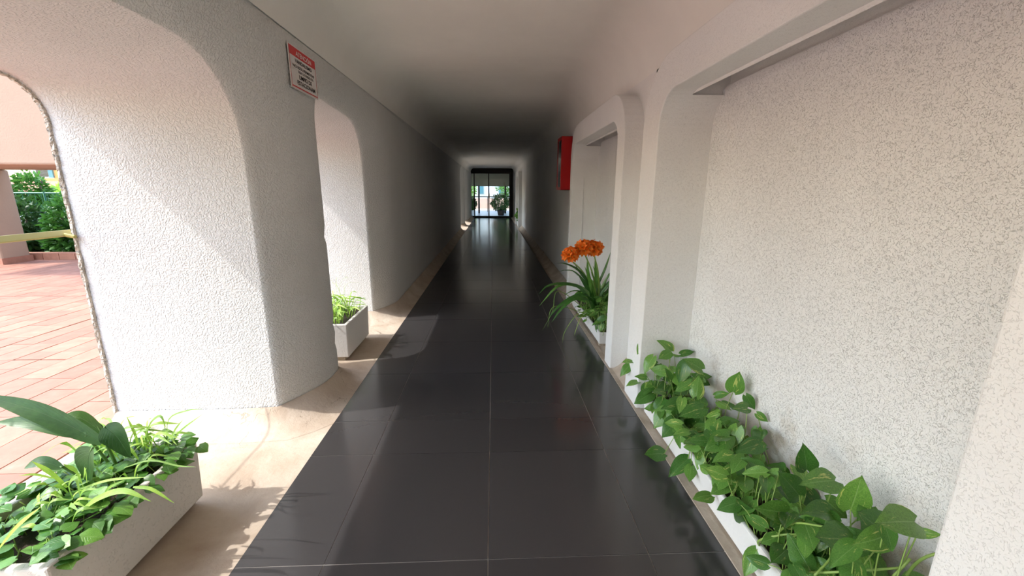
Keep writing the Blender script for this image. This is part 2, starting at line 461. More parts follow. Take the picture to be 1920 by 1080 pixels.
# ------------------------------------------------------------------ baseboard_left: concave screed skirt flowing round the piers
def skirt_path():
    runs = []
    bounds = [(YB, None)] + [(b, a2) for (a, b), a2 in zip(OPEN, [o[0] for o in OPEN[1:]] + [None])]
    starts = [(None, OPEN[0][0])] + [(OPEN[i][1], OPEN[i + 1][0]) for i in range(len(OPEN) - 1)] + [(OPEN[-1][1], None)]
    for a, b in starts:
        path = []
        ya = YB if a is None else a; yb = YE if b is None else b
        if a is not None:
            for i in range(9): path.append((XO + (x_in(a, 0.1) - XO) * i / 9, a))
        n = max(8, int(min(yb - ya, 3) / 0.05))
        ys = [ya + (yb - ya) * i / n for i in range(n + 1)] if yb - ya < 3 else [ya + 0.05 * i for i in range(12)] + [ya + 1 + (yb - ya - 2) * i / 10 for i in range(11)] + [yb - 0.5 + 0.05 * i for i in range(11)]
        for y in ys: path.append((x_in(y, 0.1), y))
        if b is not None:
            for i in range(8, -1, -1): path.append((XO + (x_in(b, 0.1) - XO) * i / 9, b))
        runs.append(path)
    return runs
bm = bmesh.new()
for path in skirt_path():
    rows = []
    N = len(path); nr = []
    for i in range(N):
        A = Vector(path[max(i - 1, 0)]); B = Vector(path[min(i + 1, N - 1)]); t = (B - A).normalized()
        nr.append(Vector((t.y, -t.x)))
    for _ in range(3):
        nr = [(nr[max(i - 1, 0)] + nr[i] + nr[min(i + 1, N - 1)]).normalized() for i in range(N)]
    for i, (x, y) in enumerate(path):
        n = nr[i]
        fx, fy = x + n.x * 0.22, y + n.y * 0.22
        if n.x > 0.35: fx = min(-0.956, x + 0.32 * n.x) if n.x < 0.9 else -0.956
        fx = min(fx, -0.956)
        h = 0.085 + 0.03 * max(0, n.x)
        row = []
        for s in (0, 0.06, 0.15, 0.28, 0.45, 0.68, 1.0):
            z = h * (1 - s) ** 2.3 + 0.001
            row.append(bm.verts.new((x + 0.004 * n.x + (fx - x) * s, y + n.y * 0.004 + (fy - y) * s, z + 0.004 * noise.noise(Vector((x * 6, y * 6, s * 2))) * (1 - s))))
        rows.append(row)
    for r, s in zip(rows, rows[1:]):
        for k in range(6): bm.faces.new((r[k], r[k + 1], s[k + 1], s[k]))
tag(from_bm('baseboard_left', bm, M['beige'], smooth=True), kind='structure')
tag(box_obj('concrete_strip', (XO - 0.02, -0.955, YB, YE, -0.12, 0.0), M['beige']), kind='structure')

# ------------------------------------------------------------------ ceiling with coves
def smooth01(t): t = max(0, min(1, t)); return t * t * (3 - 2 * t)
bm = bmesh.new(); rows = []
ys = [YB + 0.5 * i for i in range(16)] + [4.6 + 0.08 * i for i in range(15)] + [6 + i for i in range(16)]
XR = 1.04
for y in ys:
    zc = 2.40 + 0.07 * (1 - smooth01((y - 4.7) / 0.9))
    row = []
    rl = 0.20 + 0.12 * (1 - smooth01((y - 4.7) / 0.9)); rr = rl
    for i in range(9):
        a = math.pi / 2 * i / 8
        row.append((XW + rl * (1 - math.cos(a)), 2.18 + (zc - 2.18) * math.sin(a)))
    for i in range(1, 6): row.append((XW + rl + (XR - rr - XW - rl) * i / 6, zc + 0.012 * math.sin(math.pi * i / 6)))
    for i in range(9):
        a = math.pi / 2 * (1 - i / 8)
        row.append((XR - rr * (1 - math.cos(a)), 2.10 + (zc - 2.10) * math.sin(a)))
    rows.append([bm.verts.new((x, y, z)) for x, z in row])
for r, s in zip(rows, rows[1:]):
    for k in range(len(r) - 1): bm.faces.new((r[k], s[k], s[k + 1], r[k + 1]))
tag(from_bm('ceiling', bm, M['ceiling'], smooth=True), kind='structure')
tag(box_obj('roof', (XO, 1.5, YB, YE + 0.25, 2.72, 2.92), M['outer']), kind='structure')

# ------------------------------------------------------------------ right wall and niche boxes
XF, XS, XP, XK = 0.90, 1.03, 1.20, 1.235
NICHES = [(0.45, 2.61, 0.67, 2.37), (2.98, 5.0, 3.14, 4.91), (15.4, 17.35, 15.55, 17.2)]
def wall_right():
    bm = bmesh.new()
    segs = [(YB, NICHES[0][0] + 0.1)] + [(NICHES[i][1] - 0.1, NICHES[i + 1][0] + 0.1) for i in range(2)] + [(NICHES[2][1] - 0.1, YE)]
    for a, b in segs:
        v = [bm.verts.new((XR, y, z)) for y, z in ((a, 0), (b, 0), (b, 1.5), (a, 1.5))]; bm.faces.new(v)
    # zone above 1.5 with the arched tops cut round
    for a, b, c, d in NICHES:
        P = outline(a + 0.03, b - 0.03, 2.015, 0.33)
        P = [p for p in P if p[1] >= 1.5]
        P = [(a + 0.03, 1.5)] + P + [(b - 0.03, 1.5)]
        lo = [(a - 0.2, 1.5)] + P + [(b + 0.2, 1.5), (b + 0.2, 2.11), (a - 0.2, 2.11)]
        res = delaunay_2d_cdt([Vector(p) for p in lo], [], [list(range(len(lo)))], 1, 1e-5)
        vv = [bm.verts.new((XR, p.x, p.y)) for p in res[0]]
        for f in res[2]: bm.faces.new([vv[i] for i in f])
    segs = [(YB, NICHES[0][0] - 0.2)] + [(NICHES[i][1] + 0.2, NICHES[i + 1][0] - 0.2) for i in range(2)] + [(NICHES[2][1] + 0.2, YE)]
    for a, b in segs:
        if b - a < 0.001:
            a, b = b - 0.03, a + 0.03
        v = [bm.verts.new((XR, y, z)) for y, z in ((a, 1.5), (b, 1.5), (b, 2.11), (a, 2.11))]; bm.faces.new(v)
    return tag(from_bm('wall_right', bm, M['wall_right']), kind='structure')
WR = wall_right()
tag(box_obj('light_block_right', (1.26, 1.5, YB, YE, -0.1, 2.8), M['wall_right']), kind='structure')  # unseen backing added behind the right wall to block light
def niche(a, b, c, d, k):
    O = outline(a, b, 2.045, 0.34); I = outline(c, d, 1.855, 0.17)
    bm = bmesh.new()
    def ring(P, x): return [bm.verts.new((x, y, z)) for y, z in P]
    o0, o1 = ring(O, XF), ring(O, XR + 0.03)
    i0, i1, i2 = ring(I, XF), ring(I, XS), ring(I, XK)
    ya, yb = c + 0.09, d - 0.09
    for j in range(len(O) - 1):
        bm.faces.new((o0[j], i0[j], i0[j + 1], o0[j + 1]))
        bm.faces.new((o1[j], o0[j], o0[j + 1], o1[j + 1]))
        bm.faces.new((i0[j], i1[j], i1[j + 1], i0[j + 1]))
        mid = (I[j][0] + I[j + 1][0]) / 2
        if not (ya < mid < yb and I[j][1] > 1.7 and I[j + 1][1] > 1.7): bm.faces.new((i1[j], i2[j], i2[j + 1], i1[j + 1]))
    o = from_bm('trim_%d' % k, bm, M['frame']); tag(o, kind='structure'); bevel(o, 0.006, 2, 40)
    bm = bmesh.new()
    ya, yb = c + 0.07, d - 0.07
    # slot above the soffit
    def q(*p): bm.faces.new([bm.verts.new(x) for x in p])
    q((XS, ya, 1.84), (XS, yb, 1.84), (XS, yb, 2.0), (XS, ya, 2.0))
    q((XS, ya, 2.0), (XS, yb, 2.0), (XK, yb, 2.0), (XK, ya, 2.0))
    for y in (ya, yb): q((XS, y, 1.84), (XS, y, 2.0), (XK, y, 2.0), (XK, y, 1.84))
    q((XK, c, 0), (XK, d, 0), (XK, d, 2.0), (XK, c, 2.0))
    from_bm('lintel_slot', bm, M['frame'], o)
    P = outline(c - 0.005, d + 0.005, 1.885, 0.15)
    bm = bmesh.new()
    f = [bm.verts.new((XP, y, z)) for y, z in P]; g = [bm.verts.new((XK + 0.005, y, z)) for y, z in P]
    bm.faces.new(f)
    for j in range(len(P) - 1): bm.faces.new((f[j], f[j + 1], g[j + 1], g[j]))
    p = from_bm('back_panel', bm, M['panel'], o); bevel(p, 0.006, 2, 40)
    sl = box_obj('niche_floor', (XF - 0.01, XK, a, b, -0.05, 0.002), M['beige'], o)
for k, (a, b, c, d) in enumerate(NICHES): niche(a, b, c, d, k + 1)
bm = bmesh.new()
def skirt_r(a, b):
    rows = []
    for y in (a, (a + b) / 2, b):
        rows.append([bm.verts.new((XR - 0.003 - (XR - 0.892) * s, y, 0.11 * (1 - s) ** 2.2 + 0.001)) for s in (0, 0.06, 0.15, 0.28, 0.45, 0.68, 1.0)])
    for r, s in zip(rows, rows[1:]):
        for k in range(6): bm.faces.new((r[k], s[k], s[k + 1], r[k + 1]))
skirt_r(YB, 0.45); skirt_r(2.61, 2.98); skirt_r(5.0, 15.4); skirt_r(17.35, YE)
tag(from_bm('baseboard_right', bm, M['beige'], smooth=True), kind='structure')
tag(box_obj('floor_edging', (0.884, 0.925, YB, YE, -0.05, 0.006), M['kerb']), kind='structure')

# ------------------------------------------------------------------ floor: black tiles laid one by one
FL = tag(box_obj('floor', (-0.956, 0.886, YB, YE, -0.05, -0.0025), M['grout']), kind='structure')
xe = [-0.956, -0.634, -0.027, 0.586, 0.886]
ye = [-3.0, -2.740, -2.068, -1.396, -0.724, -0.052] + [0.62, 1.292, 1.950, 2.278] + [2.936 + 0.672 * i for i in range(28)]
ye = [y for y in ye if y < YE] + [YE]
g = 0.0020
tile_cache = {}
for i in range(4):
    for j in range(len(ye) - 1):
        w_, l_ = xe[i + 1] - xe[i] - 2 * g, ye[j + 1] - ye[j] - 2 * g
        if i == 0: w_ += g
        key = (round(w_, 3), round(l_, 3))
        if key not in tile_cache:
            bm = bmesh.new(); box(bm, -w_ / 2, w_ / 2, -l_ / 2, l_ / 2, -0.012, 0)
            me = bpy.data.meshes.new('tile'); bmesh.ops.recalc_face_normals(bm, faces=bm.faces); bm.to_mesh(me); bm.free(); me.materials.append(M['tile']); tile_cache[key] = me
        t = mesh_obj('tile', tile_cache[key], None, FL)
        t.location = ((xe[i] + xe[i + 1]) / 2, (ye[j] + ye[j + 1]) / 2, random.uniform(-0.0003, 0.0003))
        t.rotation_euler = (random.uniform(-0.0012, 0.0012), random.uniform(-0.0012, 0.0012), 0)

# ------------------------------------------------------------------ far end: glazed sliding door
def far_end():
    tag(box_obj('wall_far', (-2.2, -1.19, YE, YE + 0.25, -0.1, 2.75), M['wall_right']), kind='structure')
    tag(box_obj('wall_far.001', (0.99, 1.5, YE, YE + 0.25, -0.1, 2.75), M['wall_right']), kind='structure')
    tag(box_obj('wall_far.002', (-1.19, 0.99, YE, YE + 0.25, 2.41, 2.75), M['wall_right']), kind='structure')
    d = empty('door_1', (-0.1, YE, 0), kind='structure')
    d['label'] = 'dark framed glass sliding door closing the far end of the corridor'
    def part(n, dims, m, b=0.004):
        o = box_obj(n, (dims[0] + 0.1, dims[1] + 0.1, dims[2] - YE, dims[3] - YE, dims[4], dims[5]), m, d); 
        if b: bevel(o, b)
        return o
    dm = M['dark_metal']
    part('door_header', (-1.19, 0.99, YE - 0.05, YE + 0.10, 2.20, 2.41), dm)
    part('door_jamb', (-1.19, -1.13, YE - 0.03, YE + 0.08, 0, 2.2), dm)
    part('door_jamb', (0.84, 0.99, YE - 0.03, YE + 0.08, 0, 2.2), dm)
    part('door_threshold', (-1.13, 0.84, YE - 0.03, YE + 0.08, 0, 0.03), dm)
    for x in (-0.96, -0.235, ):
        part('door_stile', (x - 0.02, x + 0.035, YE, YE + 0.06, 0.03, 2.2), dm)
    part('door_stile', (0.80, 0.84, YE, YE + 0.05, 0.03, 2.2), dm)
    for x0, x1 in ((-1.13, -0.98), (-0.925, -0.255), (-0.2, 0.80)):
        part('door_rail', (x0, x1, YE + 0.01, YE + 0.05, 0.03, 0.08), dm)
        part('door_rail', (x0, x1, YE + 0.01, YE + 0.05, 2.16, 2.2), dm)
        part('glass_pane', (x0, x1, YE + 0.025, YE + 0.033, 0.08, 2.16), M['glass'], 0)
    for x in (-0.25, -0.195):
        h = part('door_handle', (x - 0.008, x + 0.008, YE - 0.03, YE + 0.0, 0.95, 1.2), M['brass'], 0.003)
far_end()

# ------------------------------------------------------------------ terrace outside, terracotta laid in columns
TR = tag(box_obj('terrace', (-13, XO - 0.02, -8, 8.36, -0.12, -0.012), M['joint']), kind='structure')
def vis(x, y):
    v = Vector((x, y, -1.35)); z = v.dot(D_)
    if z < 0.2: return None
    return 960 + 780 * v.dot(R_) / z, 540 - 780 * v.dot(U_) / z
tiles = []
TW, TL = 0.205, 0.36
x = -2.235; col = 0
while x > -12.9:
    gx = 0.018 if abs(x + 4.16) < 0.11 else 0.007
    y = 3.30 - 0.36 * 32 + (0.18 if (col // 2) % 2 else 0)
    while y < 8.36:
        y0, y1 = max(y, -8), min(y + TL, 8.36)
        if y0 < 5.42 < y1 or y0 < 3.30 - 1e-4 < y1 - 1e-3:
            cut = 5.42 if y0 < 5.42 < y1 else 3.30
            spans = [(y0, cut - 0.006), (cut + 0.006, y1)]
        else: spans = [(y0, y1)]
        for s0, s1 in spans:
            if s1 - s0 > 0.03: tiles.append((x - TW + gx, x, s0 + 0.004, s1))
        y += TL
    x -= TW; col += 1
seen = []
for t in tiles:
    p = vis((t[0] + t[1]) / 2, (t[2] + t[3]) / 2)
    # inside what the first or second arch lets one see
    if p and -20 < p[0] < 235 and 480 < p[1] < 960 and (p[0] < 235 and p[0] < 150 + (p[1] - 480) * 0.28): seen.append((p[1], t))
seen.sort(key=lambda s: -s[0]); near = set(t for _, t in seen[:298])
bm = bmesh.new()
tc2 = {}
for t in tiles:
    if t in near:
        w_, l_ = t[1] - t[0], t[3] - t[2]; key = (round(w_, 3), round(l_, 3))
        if key not in tc2:
            b2 = bmesh.new(); box(b2, -w_ / 2, w_ / 2, -l_ / 2, l_ / 2, -0.014, 0)
            bmesh.ops.recalc_face_normals(b2, faces=b2.faces)
            me = bpy.data.meshes.new('terracotta_tile'); b2.to_mesh(me); b2.free(); me.materials.append(M['terracotta']); tc2[key] = me
        o = mesh_obj('terracotta_tile', tc2[key], None, TR)
        o.location = ((t[0] + t[1]) / 2, (t[2] + t[3]) / 2, random.uniform(-0.001, 0.001))
        o.rotation_euler = (random.uniform(-0.003, 0.003), random.uniform(-0.003, 0.003), 0)
    else: box(bm, t[0], t[1], t[2], t[3], -0.014, 0)
tag(from_bm('distant_terracotta_tiles', bm, M['terracotta'], TR), kind='stuff')
tag(box_obj('light_block_back', (-2.2, 1.5, YB - 0.25, YB, -0.1, 2.75), M['wall_right']), kind='structure')  # unseen end wall added behind the camera to hold back light
tag(box_obj('garden_ground', (-60, 60, -40, 90, -0.5, -0.13), M['soilground']), kind='structure')
kb = tag(box_obj('terrace_kerb', (-13, -2.3, 8.37, 8.52, -0.1, 0.115), M['joint']), kind='structure')
xx = -12.9
bm = None
kerb_me = None
while xx < -7.2:
    if kerb_me is None:
        b2 = bmesh.new(); box(b2, 0, 0.29, -0.012, 0.16, 0, 0.125); bmesh.ops.recalc_face_normals(b2, faces=b2.faces)
        kerb_me = bpy.data.meshes.new('kerb_tile'); b2.to_mesh(kerb_me); b2.free(); kerb_me.materials.append(M['terracotta'])
    o = mesh_obj('kerb_tile', kerb_me, None, kb); o.location = (xx, 8.365, 0); xx += 0.30

# neighbouring wing across the terrace: a deep lintel on a column
CN = empty('canopy_wing', (-6, 7.4, 0), kind='structure')
def cp(n, dims, m, bev=0.0):
    o = box_obj(n, (dims[0] + 6, dims[1] + 6, dims[2] - 7.4, dims[3] - 7.4, dims[4], dims[5]), m, CN, bev); return o
cp('canopy_lintel', (-9.35, -2.22, 6.45, 8.25, 1.67, 3.1), M['outer'], 0.03)
cp('canopy_column', (-9.35, -8.84, 7.80, 8.28, 0, 1.67), M['outer'], 0.03)
cp('column_skirting', (-9.37, -8.82, 7.78, 8.30, 0, 0.11), M['terracotta'])

# handrails across the arches
for (a, b), lb in zip(OPEN[0:2], ('yellowed flat handrail across the nearest arch, above the terrace', 'handrail across the second arch, behind the far white planter')):
    bm = bmesh.new(); box(bm, -0.005, 0.005, a - 0.02 - (a + b) / 2, b + 0.03 - (a + b) / 2, -0.019, 0.019)
    o = from_bm('handrail', bm, M['rail']); o.location = (-2.245, (a + b) / 2, 1.12); o.rotation_euler = (0, -0.716, 0); bevel(o, 0.003)
    tag(o, lb, 'handrail')
    for y in (a + 0.02, b - 0.02):
        bm = bmesh.new(); tube(bm, [(0.0, y - (a + b) / 2, -0.01), (0.03, y - (a + b) / 2, -0.05)], 0.010, 8); from_bm('rail_bracket', bm, M['rail'], o)
# ------------------------------------------------------------------ outside: garden, house
def leaf_cloud(name, parent, centers, n, size, mat, seed):
    rnd = random.Random(seed); bm = bmesh.new(); uvl = bm.loops.layers.uv.new('UVMap')
    for _ in range(n):
        c, r = rnd.choice(centers)
        d = Vector((rnd.gauss(0, 1), rnd.gauss(0, 1), rnd.gauss(0, 1))).normalized()
        k = rnd.uniform(0.55, 1.0)
        p = Vector(c) + Vector((d.x * r[0], d.y * r[1], d.z * r[2])) * k
        if p.z < 0.02: p.z = rnd.uniform(0.02, 0.3)
        a = (d + Vector((rnd.gauss(0, .7), rnd.gauss(0, .7), rnd.gauss(0, .7) - 0.2))).normalized()
        s = a.cross(Vector((rnd.gauss(0, 1), rnd.gauss(0, 1), 1))).normalized()
        nn = a.cross(s)
        L = size * rnd.uniform(0.6, 1.4); W = L * 0.28
        v = [p, p + a * L * 0.5 + s * W + nn * L * 0.06, p + a * L, p + a * L * 0.5 - s * W + nn * L * 0.06, p + a * L * 0.5]
        v = [bm.verts.new(x) for x in v]
        for f, uv in (((0, 1, 4), ((.5, 0), (1, .5), (.5, .5))), ((1, 2, 4), ((1, .5), (.5, 1), (.5, .5))), ((2, 3, 4), ((.5, 1), (0, .5), (.5, .5))), ((3, 0, 4), ((0, .5), (.5, 0), (.5, .5)))):
            fc = bm.faces.new([v[i] for i in f])
            for l, u in zip(fc.loops, uv): l[uvl].uv = u
    me = bpy.data.meshes.new(name); bm.to_mesh(me); bm.free()
    o = mesh_obj(name, me, mat, parent); tag(o, kind='stuff'); return o
def trunk(parent, pts, r, mat):
    bm = bmesh.new()
    for p in pts: tube(bm, p, r, 7, r * 0.5)
    return from_bm('trunk', bm, mat, parent, True)
SH = [(-12.0, 9.2, 1.25, 0.52, 'dark green shrub behind the terrace kerb, half hidden by the column', 'ivy'),
      (-10.9, 9.2, 1.25, 0.50, 'dark green leafy shrub filling the bed right of the column', 'ivy'),
      (-9.85, 9.2, 1.2, 0.48, 'middle shrub of the bed behind the kerb, dense dark leaves', 'lily'),
      (-8.8, 9.2, 1.25, 0.50, 'broad leaved shrub of the bed seen beside the arch rim', 'ivy'),
      (-7.75, 9.2, 1.15, 0.50, 'last shrub of the bed, next to the arch rim', 'lily')]
for i, (x, y, h, r, lb, mt) in enumerate(SH):
    e = empty('shrub', (x, y, -0.13), lb, 'shrub', 'shrubs behind the terrace kerb')
    leaf_cloud('foliage', e, [((0, 0, h * 0.55), (r * 0.9, 0.45, h * 0.55)), ((0.0, -0.05, h * 0.3), (r, 0.42, h * 0.3))], 2600, 0.13, M[mt], 20 + i)
    trunk(e, [[(0, 0, 0), (0.05, 0, h * 0.4), (0.1, 0.05, h * 0.8)], [(0, 0, 0), (-0.1, 0.05, h * 0.4), (-0.25, 0, h * 0.75)]], 0.03, M['bark'])
TRS = [(-14.3, 11.4, 2.9, 1.05, 'dark tree rising above the column, under the lintel', 'lily', 0.17),
       (-12.7, 12.3, 1.85, 0.42, 'small branching tree with blue sky showing through it', 'ivy', 0.12),
       (-14.5, 15.5, 1.5, 1.0, 'pale green bushes in front of the clay roof', 'grass', 0.2),
       (-10.3, 11.4, 1.32, 0.6, 'feathery green bush beside the arch rim, in front of the house', 'ivy', 0.16)]
for i, (x, y, h, r, lb, mt, s) in enumerate(TRS):
    e = empty('tree', (x, y, -0.13), lb, 'tree', 'trees beyond the terrace')
    leaf_cloud('foliage', e, [((0, 0, h * 0.7), (r, r, h * 0.35)), ((0.3, 0, h * 0.45), (r, r, h * 0.3))], 2600, s, M[mt], 50 + i)
    trunk(e, [[(0, 0, 0), (0.05, 0, h * 0.5), (0.3, 0.05, h * 0.9)], [(0, 0, h * 0.3), (-0.2, 0.05, h * 0.6), (-0.5, 0, h * 0.8)]], 0.05, M['bark'])
fe = empty('garden_fence', (-10, 9.95, -0.13), 'thin green fence rail running along the back of the shrub bed', 'fence')
bm = bmesh.new(); tube(bm, [(-4, 0, 1.37), (4, 0, 1.37)], 0.018, 6); from_bm('top_rail', bm, M['fence_wire'], fe)
for k in range(5):
    bm = bmesh.new(); tube(bm, [(-4 + 2 * k, 0, 0), (-4 + 2 * k, 0, 1.40)], 0.02, 6); from_bm('fence_post', bm, M['fence_wire'], fe)
bm = bmesh.new()
for k in range(60): tube(bm, [(-4 + 8 * k / 59, 0, 0.05), (-4 + 8 * k / 59, 0, 1.36)], 0.004, 4)
tag(from_bm('fence_mesh', bm, M['fence_wire'], fe), kind='stuff')
hs = empty('orange_house', (-19, 24, -0.13), 'orange rendered house with a blue framed window, seen between lintel and trees', 'house')
def hp(n, d, m, b=0): return box_obj(n, (d[0] + 19, d[1] + 19, d[2] - 24, d[3] - 24, d[4] + .13, d[5] + .13), m, hs, b)
hp('house_wall', (-21.45, -15, 22, 28, -0.13, 5.5), M['orange_wall'])
hp('white_wing', (-22.7, -21.45, 22.3, 28, -0.13, 5.0), M['pale_wall'])
hp('balcony', (-22.0, -15, 21.2, 22, 1.50, 1.80), M['orange_wall'])
wf = hp('window_frame', (-21.62, -21.42, 21.93, 22.02, 1.85, 3.2), M['blue_frame'])
hp('window_pane', (-22.5, -21.62, 22.26, 22.3, 1.9, 3.1), M['glass'])
rf = empty('clay_roofed_shed', (-17.5, 17, -0.13), 'low clay tiled roof showing between the bushes in front of the orange house', 'building')
bm = bmesh.new()
v = [bm.verts.new(p) for p in ((-1.8, -1, 1.25), (1.8, -1, 1.25), (1.8, 1, 1.75), (-1.8, 1, 1.75), (-1.8, -1, 1.17), (1.8, -1, 1.17), (1.8, 1, 1.67), (-1.8, 1, 1.67))]
for f in ((0, 1, 2, 3), (4, 5, 6, 7), (0, 1, 5, 4), (1, 2, 6, 5), (2, 3, 7, 6), (3, 0, 4, 7)): bm.faces.new([v[i] for i in f])
from_bm('clay_roof', bm, M['roof_tile'], rf)
bm = bmesh.new(); box(bm, -1.6, 1.6, -0.8, 0.9, 0, 1.25); from_bm('shed_wall', bm, M['pale_wall'], rf)

# ------------------------------------------------------------------ beyond the far door
M['olive_shade'] = simple('shade_olive_board', (0.13, 0.13, 0.09), 0.6)  # dark olive with the canopy's shade put into the base colour
tag(box_obj('patio', (-4, 4.5, YE + 0.25, 29, -0.12, -0.01), M['patio']), kind='structure')
cw = empty('patio_canopy', (0, 27, 0), kind='structure')
box_obj('canopy_fascia', (-4, 4.5, 0.2, 0.45, 1.60, 2.7), M['olive_shade'], cw, 0.02)
box_obj('sun_block_roof', (-5, 5.5, -5.2, 2.0, 2.7, 2.85), M['outer'], cw, 0.02)  # unseen slab added to keep the sun off fascia and patio
for x in (-0.86, 0.72): box_obj('canopy_post', (x - 0.05, x + 0.05, -1.55, -1.45, 0, 1.62), M['dark_metal'], cw)
box_obj('canopy_pier', (1.25, 1.75, -3, 0.2, 0, 2.7), M['wall_right'], cw)
pr = empty('patio_railing', (0, 26.9, 0), 'dark railing on thin posts beyond the glass door', 'railing')
box_obj('top_rail', (-3.5, 3.8, -0.025, 0.025, 0.93, 0.99), M['dark_metal'], pr)
for k in range(8): box_obj('rail_post', (-3.5 + k * 1.04, -3.46 + k * 1.04, -0.02, 0.02, 0, 0.93), M['dark_metal'], pr)
M['pink_wall'] = simple('pale_pink_render', (0.72, 0.50, 0.40), 0.85)
lw = tag(box_obj('garden_wall', (-12, 12, 33, 33.3, -0.13, 0.75), M['pink_wall']), kind='structure')
tag(box_obj('sunny_paving', (-12, 12, 29.0, 33, -0.12, -0.02), M['beige']), kind='structure')
pb = empty('pale_building', (0, 48, -0.13), 'pale building seen through the far glass door', 'building')
box_obj('building_wall', (-12, 12, 0, 6, 0, 4.0), M['pale_wall'], pb)
for k in range(6): box_obj('window', (-6 + 2.2 * k, -5.5 + 2.2 * k, -0.05, 0.02, 1.1, 2.2), M['blue_frame'], pb)
for i, (x, y, h, r, mt, lb) in enumerate([(-2.6, 36, 2.4, 1.2, 'grass', 'light green tree behind the left door pane'), (1.6, 37, 3.0, 1.4, 'ivy', 'green tree behind the right door pane'), (4.5, 35.5, 2.6, 1.2, 'lily', 'dark tree at the right edge of the glass door')]):
    e = empty('tree', (x, y, -0.13), lb, 'tree', 'trees beyond the glass door')
    leaf_cloud('foliage', e, [((0, 0, h * 0.65), (r, r, h * 0.35))], 1500, 0.22, M[mt], 70 + i)
    trunk(e, [[(0, 0, 0), (0.05, 0, h * 0.5), (0.2, 0.05, h * 0.9)]], 0.07, M['bark'])
def pot_bush(x, y, r, h, lb, seed, potm):
    e = empty('potted_bush', (x, y, -0.01), lb, 'plant')
    bm = bmesh.new()
    rows = []
    for rr, z in ((0.16, 0), (0.22, 0.26), (0.24, 0.30), (0.20, 0.30), (0.19, 0.25)):
        rows.append([bm.verts.new((rr * math.cos(2 * math.pi * k / 16), rr * math.sin(2 * math.pi * k / 16), z)) for k in range(16)])
    for a, b in zip(rows, rows[1:]):
        for k in range(16): bm.faces.new((a[k], a[(k + 1) % 16], b[(k + 1) % 16], b[k]))
    bm.faces.new(rows[0]); bm.faces.new(rows[-1])
    from_bm('pot', bm, potm, e, True)
    leaf_cloud('foliage', e, [((0, 0, 0.3 + h / 2), (r, r, h / 2))], 1200, 0.12, M['lily'], seed)
    trunk(e, [[(0, 0, 0.2), (0.02, 0, 0.3 + h * .6)]], 0.02, M['bark'])
pot_bush(0.42, 23.6, 0.56, 0.85, 'large dark bush in a pot just outside the right door pane', 81, M['dark_metal'])
pot_bush(-1.25, 23.2, 0.30, 0.70, 'dark bush in a white pot outside the left door pane', 82, M['planter_white'])

# ------------------------------------------------------------------ leaves and straps
def leaf_mesh(name, mat, width=0.78, fold=0.16, droop=0.25, heart=0.16, wav=0.03, seed=0, nu=9, point=1.0):
    rnd = random.Random(seed); bm = bmesh.new(); uvl = bm.loops.layers.uv.new('UVMap')
    vs = (-1, -0.55, 0, 0.55, 1); rows = []
    for i in range(nu + 1):
        t = (0, .07, .16, .28, .42, .58, .74, .88, .96, 1.0)[i] if nu == 9 else i / nu
        TT = (0, .07, .16, .28, .42, .58, .74, .88, .96, 1.0); WW = (.30, .66, .90, 1.0, .98, .82, .56, .26, .09, 0.01)
        q = next(j for j in range(9) if t <= TT[j + 1] + 1e-9)
        wd = width / 2 * (WW[q] + (WW[q + 1] - WW[q]) * (t - TT[q]) / (TT[q + 1] - TT[q]))
        row = []
        for v in vs:
            x = v * wd
            y = t - heart * (abs(v) ** 1.3) * (1 - t) ** 3.5 + 0.0
            z = fold * abs(x) * 1.3 - droop * t * t * 0.6 - droop * 0.35 * (x * x) * 3 + wav * math.sin(t * 9 + v * 2 + seed) * abs(v)
            row.append(bm.verts.new((x, y, z)))
        rows.append(row)
    for i in range(nu):
        for k in range(4):
            f = bm.faces.new((rows[i][k], rows[i][k + 1], rows[i + 1][k + 1], rows[i + 1][k]))
            uv = ((k / 4, i / nu), ((k + 1) / 4, i / nu), ((k + 1) / 4, (i + 1) / nu), (k / 4, (i + 1) / nu))
            for l, u in zip(f.loops, uv): l[uvl].uv = u
            f.smooth = True
    me = bpy.data.meshes.new(name); bm.to_mesh(me); bm.free(); me.materials.append(mat); return me
def place_leaf(me, base, tip, up, parent, name='leaf', org=Vector((0, 0, 0))):
    base = Vector(base); tip = Vector(tip); a = tip - base; L = a.length; a.normalize()
    up = Vector(up); x = a.cross(up)
    if x.length < 1e-3: x = a.orthogonal()
    x.normalize(); z = x.cross(a)
    o = bpy.data.objects.new(name, me); link(o, parent)
    m = Matrix(((x.x * L, a.x * L, z.x * L, 0), (x.y * L, a.y * L, z.y * L, 0), (x.z * L, a.z * L, z.z * L, 0), (0, 0, 0, 1)))
    m.translation = base - org
    o.matrix_local = m
    return o
